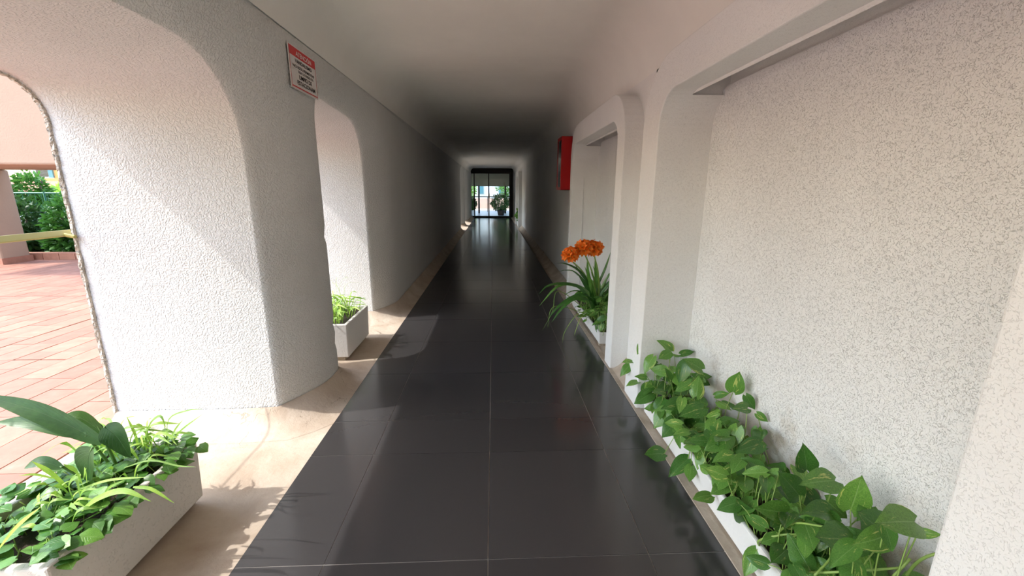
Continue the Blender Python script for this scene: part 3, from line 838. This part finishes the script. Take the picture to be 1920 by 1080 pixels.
def strap(P, width, mat, parent, org, name='leaf', up=(-0.45, -0.55, 0.7), prof='strap', fold=0.18, n=12):
    pts = smooth_path(P, n); bm = bmesh.new(); uvl = bm.loops.layers.uv.new('UVMap'); rows = []; up = Vector(up)
    ps = None
    for i, p in enumerate(pts):
        t = i / n
        tg = (pts[min(i + 1, n)] - pts[max(i - 1, 0)]).normalized()
        s = tg.cross(up)
        if s.length < 0.05: s = ps or tg.orthogonal()
        s.normalize()
        if ps is not None and s.dot(ps) < 0: s = -s
        ps = s
        nn = s.cross(tg)
        if prof == 'strap': wd = width / 2 * min(1, 0.55 + t * 2) * (1 - max(0, (t - 0.55) / 0.45) ** 1.8)
        elif prof == 'blade': wd = width / 2 * (1 - t) ** 0.7
        else: wd = width / 2 * (math.sin(math.pi * min(1, 0.04 + 0.96 * t) ** 0.8) ** 0.75)
        wd = max(wd, 0.0004)
        f = nn * (fold * wd)
        rows.append([bm.verts.new(p - org - s * wd + f), bm.verts.new(p - org), bm.verts.new(p - org + s * wd + f)])
    for i in range(n):
        for k in range(2):
            f = bm.faces.new((rows[i][k], rows[i][k + 1], rows[i + 1][k + 1], rows[i + 1][k])); f.smooth = True
            for l, u in zip(f.loops, ((k / 2, i / n), ((k + 1) / 2, i / n), ((k + 1) / 2, (i + 1) / n), (k / 2, (i + 1) / n))): l[uvl].uv = u
    me = bpy.data.meshes.new(name); bm.to_mesh(me); bm.free()
    return mesh_obj(name, me, mat, parent)

# ------------------------------------------------------------------ planters
def trough(name, x0, x1, y0, y1, z0, z1, mat, label, feet=True, wall=0.028, fill=0.03):
    cx, cy = (x0 + x1) / 2, (y0 + y1) / 2
    e = empty(name, (cx, cy, 0), label, 'planter')
    hx, hy = (x1 - x0) / 2, (y1 - y0) / 2
    bm = bmesh.new(); t = 0.008
    def rect(ax, ay, z): return [bm.verts.new(p) for p in ((-ax, -ay, z), (ax, -ay, z), (ax, ay, z), (-ax, ay, z))]
    R = [rect(hx - t, hy - t, z0), rect(hx, hy, z1), rect(hx - wall, hy - wall, z1), rect(hx - wall, hy - wall, z0 + 0.03)]
    for a, b in zip(R, R[1:]):
        for k in range(4): bm.faces.new((a[k], a[(k + 1) % 4], b[(k + 1) % 4], b[k]))
    bm.faces.new(R[0]); bm.faces.new(R[3])
    bevel(from_bm('trough', bm, mat, e), 0.007, 2)
    bm = bmesh.new(); nx, ny = 8, max(8, int(hy * 30)); G = []
    for i in range(nx + 1):
        G.append([bm.verts.new((-hx + wall + (2 * hx - 2 * wall) * i / nx, -hy + wall + (2 * hy - 2 * wall) * j / ny, z1 - fill + 0.012 * noise.noise(Vector((i * 1.3, j * 1.3, cy * 3))))) for j in range(ny + 1)])
    for i in range(nx):
        for j in range(ny): bm.faces.new((G[i][j], G[i + 1][j], G[i + 1][j + 1], G[i][j + 1]))
    tag(from_bm('soil', bm, M['soil'], e, True), kind='stuff')
    if feet:
        for sx in (-1, 1):
            for sy in (-1, 1):
                b = bmesh.new(); box(b, sx * hx * 0.62 - 0.035, sx * hx * 0.62 + 0.035, sy * (hy - 0.05) - 0.03, sy * (hy - 0.05) + 0.03, 0.001, z0)
                from_bm('foot', b, M['kerb'], e)
    return e
trough('planter', -1.68, -1.28, 1.03, 1.65, 0.03, 0.29, M['planter'], 'white plaster planter box in the nearest arch at lower left, on feet')
trough('planter', -1.57, -1.165, 3.19, 3.77, 0.03, 0.31, M['planter_white'], 'white planter box in the second arch on the left, holding bright grass')
trough('planter', 0.93, 1.185, 0.74, 2.34, 0.003, 0.135, M['planter_white'], 'long low white planter in the large niche at lower right', feet=False, wall=0.02)
trough('planter', 0.925, 1.18, 3.44, 4.75, 0.025, 0.135, M['planter_white'], 'low white planter in the second niche, holding the orange flowers', feet=True, wall=0.02)
trough('planter', 0.93, 1.18, 15.75, 16.9, 0.003, 0.16, M['planter_white'], 'small white planter in the far niche beside the glass door', feet=False, wall=0.02)

# ------------------------------------------------------------------ pothos filling the long niche planter
PM = [leaf_mesh('leaf', M['pothos'], width=w_, fold=f_, droop=d_, seed=s_) for w_, f_, d_, s_ in ((0.68, 0.18, 0.25, 0), (0.62, 0.30, 0.35, 1), (0.74, 0.08, 0.18, 2), (0.66, 0.22, 0.5, 3), (0.58, 0.38, 0.2, 4), (0.68, -0.1, 0.3, 5))]
POTHOS = [(1.08, 2.339, 0.399, 0.956, 2.309, 0.511), (0.93, 2.418, 0.426, 0.889, 2.388, 0.363), (0.9, 2.538, 0.223, 0.829, 2.508, 0.169), (1.02, 2.018, 0.465, 0.973, 1.988, 0.354), (1.1, 2.005, 0.431, 0.98, 1.975, 0.515), (1.12, 2.076, 0.357, 1.215, 2.046, 0.37), (1.0, 2.182, 0.454, 0.926, 2.152, 0.434), (0.94, 2.238, 0.177, 0.797, 2.208, 0.11), (0.99, 1.942, 0.273, 0.871, 1.912, 0.273), (0.915, 1.964, 0.223, 0.797, 1.934, 0.072), (0.93, 1.862, 0.226, 0.839, 1.832, 0.145), (0.93, 1.828, 0.215, 0.921, 1.798, 0.096), (1.02, 1.805, 0.318, 0.897, 1.775, 0.308), (1.13, 1.757, 0.43, 1.125, 1.727, 0.538), (1.15, 1.693, 0.441, 1.23, 1.663, 0.383), (1.0, 1.541, 0.336, 0.871, 1.511, 0.281), (1.04, 1.554, 0.367, 0.997, 1.524, 0.282), (1.04, 1.406, 0.386, 0.929, 1.376, 0.379), (0.92, 1.706, 0.107, 0.807, 1.676, 0.027), (0.885, 1.881, 0.016, 0.773, 1.851, 0.039), (0.98, 1.527, 0.24, 0.947, 1.497, 0.175), (1.02, 1.854, 0.214, 1.139, 1.824, 0.167), (0.95, 1.646, 0.171, 0.915, 1.616, 0.121), (0.96, 2.312, 0.375, 0.888, 2.282, 0.291), (1.12, 2.294, 0.398, 1.178, 2.264, 0.436), (1.12, 1.882, 0.342, 1.171, 1.852, 0.372), (1.15, 1.602, 0.403, 1.227, 1.572, 0.379), (1.08, 1.569, 0.449, 1.0, 1.539, 0.468), (1.02, 1.158, 0.359, 0.857, 1.128, 0.55), (0.97, 1.141, 0.305, 0.814, 1.111, 0.361), (1.08, 1.214, 0.414, 1.035, 1.184, 0.516), (1.08, 1.032, 0.411, 1.07, 1.002, 0.562), (1.1, 1.122, 0.44, 0.982, 1.092, 0.471), (1.06, 1.07, 0.36, 0.933, 1.04, 0.409), (1.0, 0.933, 0.399, 0.842, 0.903, 0.451), (1.02, 0.863, 0.483, 0.924, 0.833, 0.481), (0.98, 0.84, 0.533, 0.989, 0.81, 0.48), (1.06, 0.844, 0.539, 0.929, 0.814, 0.578), (1.12, 0.968, 0.396, 1.004, 0.938, 0.492), (0.93, 1.189, 0.105, 0.875, 1.159, 0.028), (0.97, 1.069, 0.242, 0.939, 1.039, 0.196), (0.96, 1.291, 0.137, 0.876, 1.261, 0.262), (1.1, 0.861, 0.49, 1.125, 0.831, 0.51), (1.1, 1.139, 0.352, 1.164, 1.109, 0.302), (1.12, 1.011, 0.437, 1.059, 0.981, 0.431)]
def pothos(name, label, org, hero, zones, seed):
    org = Vector(org); e = empty(name, org, label, 'plant'); rnd = random.Random(seed)
    sb = bmesh.new(); vb = []
    placed = []
    def stem_to(b, tip):
        root = Vector((min(1.16, max(0.955, b.x + rnd.uniform(-.05, .05))), b.y + rnd.uniform(-.08, .08), 0.11))
        m = (root + b) / 2 + Vector((rnd.uniform(-.02, .02), rnd.uniform(-.02, .02), 0.03 + 0.05 * (b.z < 0.15)))
        pts = smooth_path([root - org, m - org, b - org], 6)
        tube(sb, pts, 0.0023, 5, 0.0017)
    for h in hero:
        b, t = Vector(h[:3]), Vector(h[3:])
        t.x = min(t.x, 1.185)
        b.x = min(b.x, 1.17)
        if (t - b).length > 0.125: t = b + (t - b).normalized() * 0.125
        up = Vector((-0.45, -0.62, 0.62)) + Vector((rnd.uniform(-.25, .25), rnd.uniform(-.25, .25), rnd.uniform(-.2, .2)))
        place_leaf(rnd.choice(PM[:5]), b, t, up, e, org=org); stem_to(b, t); placed.append((b + t) / 2)
    for n, (x0, x1), (y0, y1), (z0, z1), (s0, s1) in zones:
        k = 0; tries = 0
        while k < n and tries < n * 30:
            tries += 1
            y = rnd.uniform(y0, y1)
            bump = 0.04 * noise.noise(Vector((0, y * 4, seed)))
            p = Vector((rnd.uniform(x0, x1), y, rnd.uniform(z0, z1) + bump))
            L = rnd.uniform(s0, s1)
            if min([(q - p).length for q in placed] or [9]) < L * 0.24: continue
            side = -0.5 if p.x < 0.99 else rnd.uniform(-0.6, 0.25)
            d = Vector((side + rnd.gauss(0, .45), rnd.gauss(-0.1, .7), rnd.uniform(-0.55, 0.25))).normalized()
            t = p + d * L
            if t.x > 1.19: t.x = 1.185
            if t.z < 0.02: continue
            if p.z < 0.14 and 0.925 < t.x: continue
            up = Vector((-0.35, -0.4, 0.85)) + Vector((rnd.gauss(0, .28), rnd.gauss(0, .28), rnd.gauss(0, .15)))
            place_leaf(rnd.choice(PM), p, t, up, e, org=org); stem_to(p, t); placed.append(p); k += 1
    o = from_bm('stems', sb, M['stem'], e, True); tag(o, kind='stuff')
    return e, org, rnd
P1, O1, rr = pothos('pothos_plant', 'variegated green pothos filling the long planter in the large niche', (1.05, 1.55, 0.1), POTHOS,
    [(28, (0.94, 1.14), (0.76, 1.12), (0.24, 0.44), (0.085, 0.12)), (122, (0.95, 1.15), (0.80, 2.36), (0.20, 0.37), (0.07, 0.11)), (72, (0.94, 1.15), (0.80, 2.38), (0.14, 0.25), (0.065, 0.10)), (30, (0.89, 0.94), (0.95, 2.5), (0.11, 0.28), (0.06, 0.09))], 5)
for P in ([(0.99, 1.12, .12), (0.95, 0.98, .24), (1.02, 0.90, .33), (1.08, 0.86, .38)], [(1.10, 1.15, .12), (1.04, 1.05, .3), (1.0, 0.98, .30), (0.93, 0.95, .26)],
          [(1.0, 0.86, .12), (1.03, 0.85, .32), (1.07, 0.84, .43)], [(0.98, 1.2, .13), (0.96, 1.1, .3), (0.99, 1.0, .38)], [(0.94, 1.19, .12), (0.92, 1.17, .17), (0.97, 1.12, .24), (1.03, 1.1, .25)],
          [(1.12, 0.9, .14), (1.1, 0.85, .4), (1.15, 0.8, .5)]):
    bm = bmesh.new(); tube(bm, [p - O1 for p in smooth_path(P, 14)], 0.0042, 7, 0.0032); from_bm('vine', bm, M['stem'], P1, True)

# ------------------------------------------------------------------ clivia with orange flower heads
CO = Vector((1.05, 3.9, 0.11))
cl = empty('clivia_plant', CO, 'clivia with orange flower heads and long arching strap leaves in the second niche', 'plant')
for w_, P in [(0.0284, [(0.851, 3.645, 0.418), (0.744, 3.605, 0.523), (0.609, 3.565, 0.556), (0.468, 3.525, 0.543), (0.392, 3.485, 0.478)]), (0.0331, [(0.869, 3.675, 0.434), (0.703, 3.635, 0.529), (0.558, 3.595, 0.515), (0.402, 3.555, 0.349)]), (0.0328, [(0.875, 3.645, 0.405), (0.737, 3.605, 0.428), (0.582, 3.565, 0.345), (0.487, 3.525, 0.25)]), (0.0325, [(0.87, 3.615, 0.377), (0.731, 3.575, 0.412), (0.601, 3.535, 0.329), (0.512, 3.495, 0.218)]), (0.0225, [(0.882, 3.75, 0.502), (0.772, 3.71, 0.644), (0.645, 3.67, 0.71), (0.557, 3.63, 0.723)]), (0.0156, [(0.874, 3.705, 0.476), (0.74, 3.665, 0.629), (0.65, 3.625, 0.66), (0.575, 3.585, 0.656)]), (0.0344, [(0.954, 3.825, 0.396), (0.887, 3.785, 0.58), (0.857, 3.745, 0.762)]), (0.0348, [(1.003, 3.87, 0.385), (0.971, 3.83, 0.571), (0.94, 3.79, 0.749)]), (0.0255, [(0.979, 3.87, 0.36), (1.053, 3.83, 0.632), (1.087, 3.79, 0.803)]), (0.0257, [(1.013, 3.9, 0.326), (1.08, 3.86, 0.527), (1.147, 3.82, 0.658)]), (0.027, [(0.912, 3.75, 0.39), (0.884, 3.71, 0.535), (0.821, 3.67, 0.686)]), (0.0252, [(0.995, 3.825, 0.32), (1.075, 3.785, 0.481), (1.132, 3.745, 0.563)]), (0.0181, [(0.916, 3.78, 0.458), (0.816, 3.74, 0.589), (0.732, 3.7, 0.705)]), (0.0132, [(0.87, 3.675, 0.41), (0.729, 3.635, 0.469), (0.619, 3.595, 0.432)]), (0.0306, [(1.035, 3.93, 0.292), (1.067, 3.89, 0.457), (1.098, 3.85, 0.591)]), (0.027, [(0.925, 3.75, 0.365), (0.837, 3.71, 0.511), (0.766, 3.67, 0.604)]), (0.0155, [(0.876, 3.69, 0.357), (0.724, 3.65, 0.381), (0.645, 3.61, 0.416)])]:
    P = [(min(1.165, p[0]), p[1], p[2]) for p in P]
    strap([(1.04 + random.uniform(-.03, .03), 3.93 + random.uniform(-.05, .03), 0.12)] + P, w_ * 1.15, M['clivia'], cl, CO)
rnd = random.Random(11)
for k in range(30):
    a = rnd.uniform(0, 6.28); L = rnd.uniform(0.2, 0.46)
    d = Vector((math.cos(a) * 0.6, math.sin(a), 0))
    b = Vector((1.04 + rnd.uniform(-.04, .04), 3.9 + rnd.uniform(-.1, .1), .12))
    t = b + d * L * 0.7 + Vector((0, 0, L)); t.x = min(t.x, 1.16)
    m = b + d * L * 0.25 + Vector((0, 0, L * 0.7)); m.x = min(m.x, 1.15)
    strap([b, m, t], rnd.uniform(0.022, 0.032), M['clivia'], cl, CO)
for P in [[(0.777, 3.6, 0.273), (0.65, 3.58, 0.109), (0.621, 3.56, -0.007)], [(0.583, 3.6, 0.478), (0.528, 3.58, 0.293), (0.436, 3.56, 0.118)], [(0.802, 3.6, 0.236), (0.745, 3.58, 0.108), (0.731, 3.56, 0.066)], [(0.553, 3.6, 0.335), (0.485, 3.58, 0.135)]]:
    strap([(0.94, 3.7, 0.2)] + [tuple(p) for p in P], 0.009, M['grass'], cl, CO, prof='blade')
def floret_mesh():
    bm = bmesh.new()
    for k in range(6):
        a = 2 * math.pi * k / 6; c, s = math.cos(a), math.sin(a)
        prev = None
        for r, z, w_ in ((0.003, 0, 0.003), (0.008, 0.018, 0.008), (0.020, 0.032, 0.012), (0.032, 0.036, 0.002)):
            if k % 2: w_ *= 0.85
            row = [bm.verts.new((c * r - s * q * w_, s * r + c * q * w_, z - 0.003 * (q == 0))) for q in (-1, 0, 1)]
            if prev:
                for j in range(2): bm.faces.new((prev[j], prev[j + 1], row[j + 1], row[j])).smooth = True
            prev = row
    nf = len(bm.faces)
    for k in range(3):
        a = 2 * math.pi * k / 3 + .3; tube(bm, [(0, 0, 0.01), (math.cos(a) * .006, math.sin(a) * .006, 0.038)], 0.0012, 4)
    for i, f in enumerate(bm.faces): f.material_index = 1 if i >= nf else 0
    me = bpy.data.meshes.new('floret'); bm.to_mesh(me); bm.free(); me.materials.append(M['petal']); me.materials.append(M['stamen']); return me
FM = floret_mesh()
for (c, R, n) in ((( 0.665, 3.56, 0.800), 0.060, 17), ((0.80, 3.62, 0.848), 0.068, 20), ((0.895, 3.66, 0.838), 0.066, 20)):
    c = Vector(c); bm = bmesh.new()
    pts = smooth_path([Vector((1.03, 3.9, .12)) - CO, Vector(((c.x + 1.08) / 2, 3.8, .55)) - CO, c - CO - Vector((0, 0, 0.03))], 12)
    tube(bm, pts, 0.008, 8, 0.006)
    dirs = []
    for k in range(n):
        z = 1 - 1.45 * (k + 0.5) / n; ph = k * 2.39996; q = math.sqrt(max(0, 1 - z * z)); dirs.append(Vector((q * math.cos(ph), q * math.sin(ph), z)))
    for d in dirs: tube(bm, [c - CO - Vector((0, 0, .03)), c - CO + d * (R - 0.022)], 0.0018, 4)
    st = from_bm('flower_stalk', bm, M['stem'], cl, True)
    for d in dirs:
        f = bpy.data.objects.new('floret', FM); link(f, st)
        m = d.to_track_quat('Z', 'Y').to_matrix().to_4x4() @ Matrix.Rotation(random.random() * 6, 4, 'Z') @ Matrix.Scale(random.uniform(1.1, 1.45), 4)
        m.translation = c - CO + d * (R - random.uniform(0.026, 0.046))
        f.matrix_local = m
pothos('pothos_plant', 'small leaved pothos growing round the foot of the clivia in the second niche', (1.04, 3.8, 0.1),
       [(0.96, 3.55, .2, 0.93, 3.5, .08), (1.0, 3.5, .18, 1.07, 3.45, .12)],
       [(110, (0.93, 1.14), (3.46, 4.4), (0.13, 0.36), (0.06, 0.095)), (10, (0.88, 0.92), (3.6, 4.4), (0.12, 0.22), (0.05, 0.07))], 9)
FO = Vector((1.05, 16.1, 0.15)); fp = empty('leafy_plant', FO, 'dark leafy plant in the far niche beside the glass door', 'plant')
for k in range(40):
    b = Vector((rnd.uniform(.93, 1.1), rnd.uniform(15.8, 16.8), rnd.uniform(.2, .6))); d = Vector((rnd.uniform(-.9, .2), rnd.gauss(0, .7), rnd.uniform(-.3, .5))).normalized()
    t = b + d * rnd.uniform(.12, .2); t.x = min(t.x, 1.17)
    place_leaf(rnd.choice(PM), b, t, (-.4, -.6, .6), fp, org=FO)
bm = bmesh.new()
for k in range(10): tube(bm, [(rnd.uniform(-.05, .05), rnd.uniform(-.4, .6), -0.02), (rnd.uniform(-.08, .05), rnd.uniform(-.4, .6), .4)], .004, 5)
tag(from_bm('stems', bm, M['darkstem'], fp, True), kind='stuff')

# ------------------------------------------------------------------ nearest left planter: broad leaves, spider grass, creeping ground cover
LO = Vector((-1.46, 1.45, 0.26))
pl = empty('broad_leaved_plant', LO, 'plant with broad dark pointed leaves leaning left out of the nearest planter', 'plant')
for S, b, t, w_ in [([(-1.42, 1.456, 0.287), (-1.45, 1.446, 0.418)], (-1.451, 1.436, 0.432), (-1.815, 1.426, 0.638), 0.0575), ([(-1.46, 1.452, 0.299), (-1.495, 1.442, 0.429)], (-1.503, 1.432, 0.465), (-1.785, 1.422, 0.531), 0.0483), ([(-1.5, 1.538, 0.227), (-1.54, 1.528, 0.451)], (-1.53, 1.518, 0.426), (-1.645, 1.508, 0.503), 0.0479), ([(-1.4, 1.457, 0.325), (-1.451, 1.447, 0.417)], (-1.432, 1.437, 0.497), (-1.357, 1.427, 0.372), 0.0726), ([(-1.44, 1.361, 0.316), (-1.427, 1.351, 0.417)], (-1.394, 1.341, 0.473), (-1.426, 1.331, 0.339), 0.0848), ([(-1.5, 1.388, 0.296), (-1.547, 1.378, 0.372)], (-1.542, 1.368, 0.379), (-1.66, 1.358, 0.386), 0.0346)]:
    S = [Vector((-1.45, S[0][1] + 0.02, 0.24))] + [Vector(p) for p in S[1:]] + [Vector(b)]
    bm = bmesh.new(); tube(bm, [p - LO for p in smooth_path(S, 10)], 0.0055, 7, 0.004); from_bm('leaf_stalk', bm, M['darkstem'], pl, True)
    b = Vector(b); t = Vector(t); m = (b + t) / 2 + Vector((0, 0, 0.025))
    strap([b, m, t], w_ * 1.15, M['lily'], pl, LO, prof='ellip', fold=0.3, n=16, up=(-0.1, -0.75, 0.65))
SO = Vector((-1.42, 1.4, 0.26))
sg = empty('spider_grass', SO, 'arching bright green grass leaves in the nearest planter', 'plant')
for w_, P in [(0.0094, [(-1.45, 1.565, 0.272), (-1.436, 1.553, 0.386), (-1.444, 1.541, 0.48)]), (0.0054, [(-1.42, 1.553, 0.272), (-1.372, 1.541, 0.424), (-1.307, 1.529, 0.484), (-1.283, 1.517, 0.437)]), (0.0032, [(-1.36, 1.594, 0.308), (-1.321, 1.582, 0.437), (-1.235, 1.57, 0.482), (-1.163, 1.558, 0.495)]), (0.0047, [(-1.34, 1.586, 0.305), (-1.282, 1.574, 0.385), (-1.17, 1.562, 0.47)]), (0.0041, [(-1.4, 1.639, 0.27), (-1.381, 1.627, 0.345), (-1.372, 1.615, 0.427)]), (0.0027, [(-1.3, 1.337, 0.395), (-1.194, 1.325, 0.43), (-1.098, 1.313, 0.415), (-1.03, 1.301, 0.417)]), (0.009, [(-1.34, 1.21, 0.332), (-1.263, 1.198, 0.387), (-1.169, 1.186, 0.42), (-1.085, 1.174, 0.388)]), (0.0053, [(-1.27, 1.321, 0.328), (-1.2, 1.309, 0.328), (-1.122, 1.297, 0.278)]), (0.0038, [(-1.38, 1.257, 0.375), (-1.264, 1.245, 0.416), (-1.128, 1.233, 0.433)]), (0.0086, [(-1.5, 1.33, 0.327), (-1.526, 1.318, 0.395), (-1.564, 1.306, 0.45)]), (0.008, [(-1.45, 1.334, 0.323), (-1.447, 1.322, 0.396), (-1.471, 1.31, 0.434)]), (0.0074, [(-1.42, 1.056, 0.345), (-1.339, 1.044, 0.425), (-1.247, 1.032, 0.497)]), (0.005, [(-1.4, 1.258, 0.313), (-1.358, 1.246, 0.377), (-1.299, 1.234, 0.392)]), (0.0076, [(-1.42, 1.268, 0.319), (-1.409, 1.256, 0.391), (-1.367, 1.244, 0.426), (-1.359, 1.232, 0.361)]), (0.0033, [(-1.55, 1.34, 0.357), (-1.591, 1.328, 0.382), (-1.63, 1.316, 0.389)]), (0.0066, [(-1.4, 1.655, 0.251), (-1.36, 1.643, 0.343), (-1.304, 1.631, 0.408)]), (0.0065, [(-1.46, 1.629, 0.218), (-1.441, 1.617, 0.311), (-1.452, 1.605, 0.394), (-1.466, 1.593, 0.414)]), (0.0057, [(-1.35, 1.281, 0.263), (-1.309, 1.269, 0.357), (-1.231, 1.257, 0.405)]), (0.0046, [(-1.42, 1.32, 0.348), (-1.399, 1.308, 0.42), (-1.403, 1.296, 0.38)])]:
    strap([tuple(p) for p in P], w_ * 2.1, M['grass'], sg, SO, prof='strap', up=(-0.2, -0.7, 0.65))
rnd = random.Random(21)
for k in range(70):
    far = k < 42
    b = Vector((rnd.uniform(-1.60, -1.33), rnd.uniform(1.50, 1.62) if far else rnd.uniform(1.15, 1.5), 0.27))
    a = rnd.uniform(0, 6.28); L = rnd.uniform(0.10, 0.20) if far else rnd.uniform(0.07, 0.14)
    d = Vector((math.cos(a), math.sin(a) * .8, 0))
    strap([b, b + d * L * .35 + Vector((0, 0, L * .75)), b + d * L * .9 + Vector((0, 0, L * .7))], rnd.uniform(.008, .016), M['grass'], sg, SO, prof='strap')
IV = [leaf_mesh('leaf', M['ivy'], width=0.95, fold=0.1, droop=0.25, heart=0.12, seed=k, nu=5) for k in range(3)]
IO = Vector((-1.48, 1.34, 0.26))
iv = empty('creeping_ground_cover', IO, 'mat of small round dark green leaves covering the soil of the nearest planter', 'plant')
for k in range(299):
    y = 1.04 + 0.6 * rnd.random() ** 1.25; x = rnd.uniform(-1.68, -1.29)
    z = 0.285 + 0.045 * rnd.random() + 0.02 * noise.noise(Vector((x * 8, y * 8, 0)))
    if k < 30: x = -1.285 + rnd.uniform(-.01, .02); z = rnd.uniform(0.27, 0.31)
    b = Vector((x, y, z)); a = rnd.uniform(0, 6.28); L = rnd.uniform(.040, .062)
    d = Vector((math.cos(a), math.sin(a), rnd.uniform(-.35, .25))).normalized()
    if k < 30 : d = Vector((0.6, rnd.uniform(-.6, .6), -0.1)).normalized()
    place_leaf(rnd.choice(IV), b, b + d * L, Vector((rnd.gauss(0, .3), -0.25 + rnd.gauss(0, .3), 1)), iv, org=IO)
bm = bmesh.new()
for k in range(90):
    x, y = rnd.uniform(-1.65, -1.31), rnd.uniform(1.06, 1.62)
    tube(bm, [(x - IO.x, y - IO.y, -.01), (x - IO.x + rnd.uniform(-.03, .03), y - IO.y + rnd.uniform(-.03, .03), rnd.uniform(.04, .07))], .0014, 4)
tag(from_bm('stems', bm, M['stem'], iv, True), kind='stuff')

# ------------------------------------------------------------------ grass in the second arch planter
GO = Vector((-1.37, 3.48, 0.28))
gr = empty('spider_grass', GO, 'yellow green grass tuft with thin wispy stalks in the second arch planter', 'plant')
for k in range(105):
    b = Vector((rnd.uniform(-1.52, -1.21), rnd.uniform(3.23, 3.72), 0.285)); a = rnd.uniform(0, 6.28); L = rnd.uniform(.10, .24)
    d = Vector((math.cos(a), math.sin(a) * .8, 0))
    strap([b, b + d * L * .3 + Vector((0, 0, L * .65)), b + d * L * .9 + Vector((0, 0, L * .55))], rnd.uniform(.009, .017), M['grass'], gr, GO, n=7)
for k in range(9):
    b = Vector((rnd.uniform(-1.40, -1.24), rnd.uniform(3.45, 3.72), 0.285)); a = rnd.uniform(0, 6.28); L = rnd.uniform(.3, .44)
    d = Vector((math.cos(a), math.sin(a) * .8, 0))
    strap([b, b + d * L * .2 + Vector((0, 0, L * .8)), b + d * L * .55 + Vector((0, 0, L * .85))], .004, M['grass'], gr, GO, prof='blade', n=9)

# ------------------------------------------------------------------ fire hose cabinet
fx = empty('fire_hose_cabinet', (0.97, 5.88, 1.36), 'red metal fire hose cabinet with a glass front on the right wall', 'cabinet')
def fp_(n, d, m, b=0.0): return box_obj(n, (d[0] - .97, d[1] - .97, d[2] - 5.88, d[3] - 5.88, d[4] - 1.36, d[5] - 1.36), m, fx, b)
x0, x1, y0, y1, z0, z1 = 0.898, 1.04, 5.70, 6.06, 1.36, 2.045
fp_('cabinet_side', (x0 + .012, x1, y0, y0 + .008, z0, z1), M['red'], .002)
fp_('cabinet_side', (x0 + .012, x1, y1 - .008, y1, z0, z1), M['red'], .002)
fp_('cabinet_top', (x0 + .012, x1, y0, y1, z1 - .008, z1), M['red'], .002)
fp_('cabinet_bottom', (x0 + .012, x1, y0, y1, z0, z0 + .008), M['red'], .002)
fp_('cabinet_back', (x1 - .01, x1, y0, y1, z0, z1), M['red'])
bm = bmesh.new()
for d in ((y0, y0 + .035, z0, z1), (y1 - .035, y1, z0, z1), (y0 + .035, y1 - .035, z0, z0 + .04), (y0 + .035, y1 - .035, z1 - .04, z1)):
    box(bm, x0 - .97, x0 + .012 - .97, d[0] - 5.88, d[1] - 5.88, d[2] - 1.36, d[3] - 1.36)
dr = from_bm('cabinet_door', bm, M['red'], fx)
g_ = box_obj('glass_pane', (x0 + .004 - .97, x0 + .008 - .97, y0 + .035 - 5.88, y1 - .035 - 5.88, .04, z1 - z0 - .04), M['glass'], dr)
bm = bmesh.new()
hp_ = []
for k in range(90):
    a = k / 90 * 2 * math.pi * 5; r = 0.045 + 0.018 * k / 18
    hp_.append((0.03, r * math.cos(a), 0.28 + r * math.sin(a)))
tube(bm, hp_, 0.009, 6); from_bm('hose', bm, M['hose'], fx, True)
bm = bmesh.new(); tube(bm, [(0.02, 0.02, 0.06), (0.02, -0.03, 0.2)], 0.02, 10, 0.009); from_bm('nozzle', bm, M['brass'], fx, True)

# ------------------------------------------------------------------ notice on the first pier
sg_ = empty('warning_sign', (-1.088, 2.67, 2.003), 'white notice with a red header reading ATENCIÓN, high on the first pier', 'sign')
W2, H2 = 0.1735, 0.1115
def sp(n, y0, y1, z0, z1, x0, x1, m, par=None):
    return box_obj(n, (x0, x1, y0, y1, z0, z1), m, par or sg_, 0)
pn = sp('sign_panel', -W2, W2, -H2, H2, -0.004, 0.0, M['sign_white'])
sp('red_header', -W2 + .012, W2 - .006, H2 - .052, H2 - .006, 0.0003, 0.0012, M['sign_red'])
sp('red_line', -W2 + .012, W2 - .006, -H2 + .010, -H2 + .016, 0.0003, 0.0012, M['sign_red'])
sp('red_line', -W2 + .006, -W2 + .008, -H2 + .006, H2 - .006, 0.0003, 0.0012, M['sign_red'])
sp('red_line', W2 - .008, W2 - .006, -H2 + .006, H2 - .05, 0.0003, 0.0012, M['sign_red'])
def text(s, zc, width, height, mat, yc=0.0):
    c = bpy.data.curves.new('lettering', 'FONT'); c.body = s; c.size = 1; c.align_x = 'CENTER'; c.align_y = 'CENTER'; c.offset = 0.02
    o = bpy.data.objects.new('tmp', c); COL.objects.link(o)
    dg = bpy.context.evaluated_depsgraph_get(); me = bpy.data.meshes.new_from_object(o.evaluated_get(dg))
    bpy.data.objects.remove(o); bpy.data.curves.remove(c)
    xs = [v.co.x for v in me.vertices]; ys = [v.co.y for v in me.vertices]
    w_, h_ = max(xs) - min(xs), max(ys) - min(ys); cx_, cy_ = (max(xs) + min(xs)) / 2, (max(ys) + min(ys)) / 2
    for v in me.vertices:
        x, y = v.co.x - cx_, v.co.y - cy_
        v.co = (0.0018, x / w_ * width + yc, y / h_ * height + zc)
    me.materials.clear(); me.materials.append(mat)
    return mesh_obj('lettering', me, None, sg_)
text('ATENCIÓN', H2 - .029, .20, .030, M['sign_white'], .01)
text('VANDALISMO', H2 - .072, .215, .020, M['sign_black'], 0)
text('NO ESTÁ PERMITIDO', H2 - .100, .275, .019, M['sign_black'], 0)
text('CON LOS RESIDUOS', H2 - .123, .20, .013, M['sign_black'], .02)
text('LIMPIO DE', H2 - .150, .165, .023, M['sign_black'], .01)
text('ESTACIONAM', H2 - .182, .235, .023, M['sign_black'], .015)
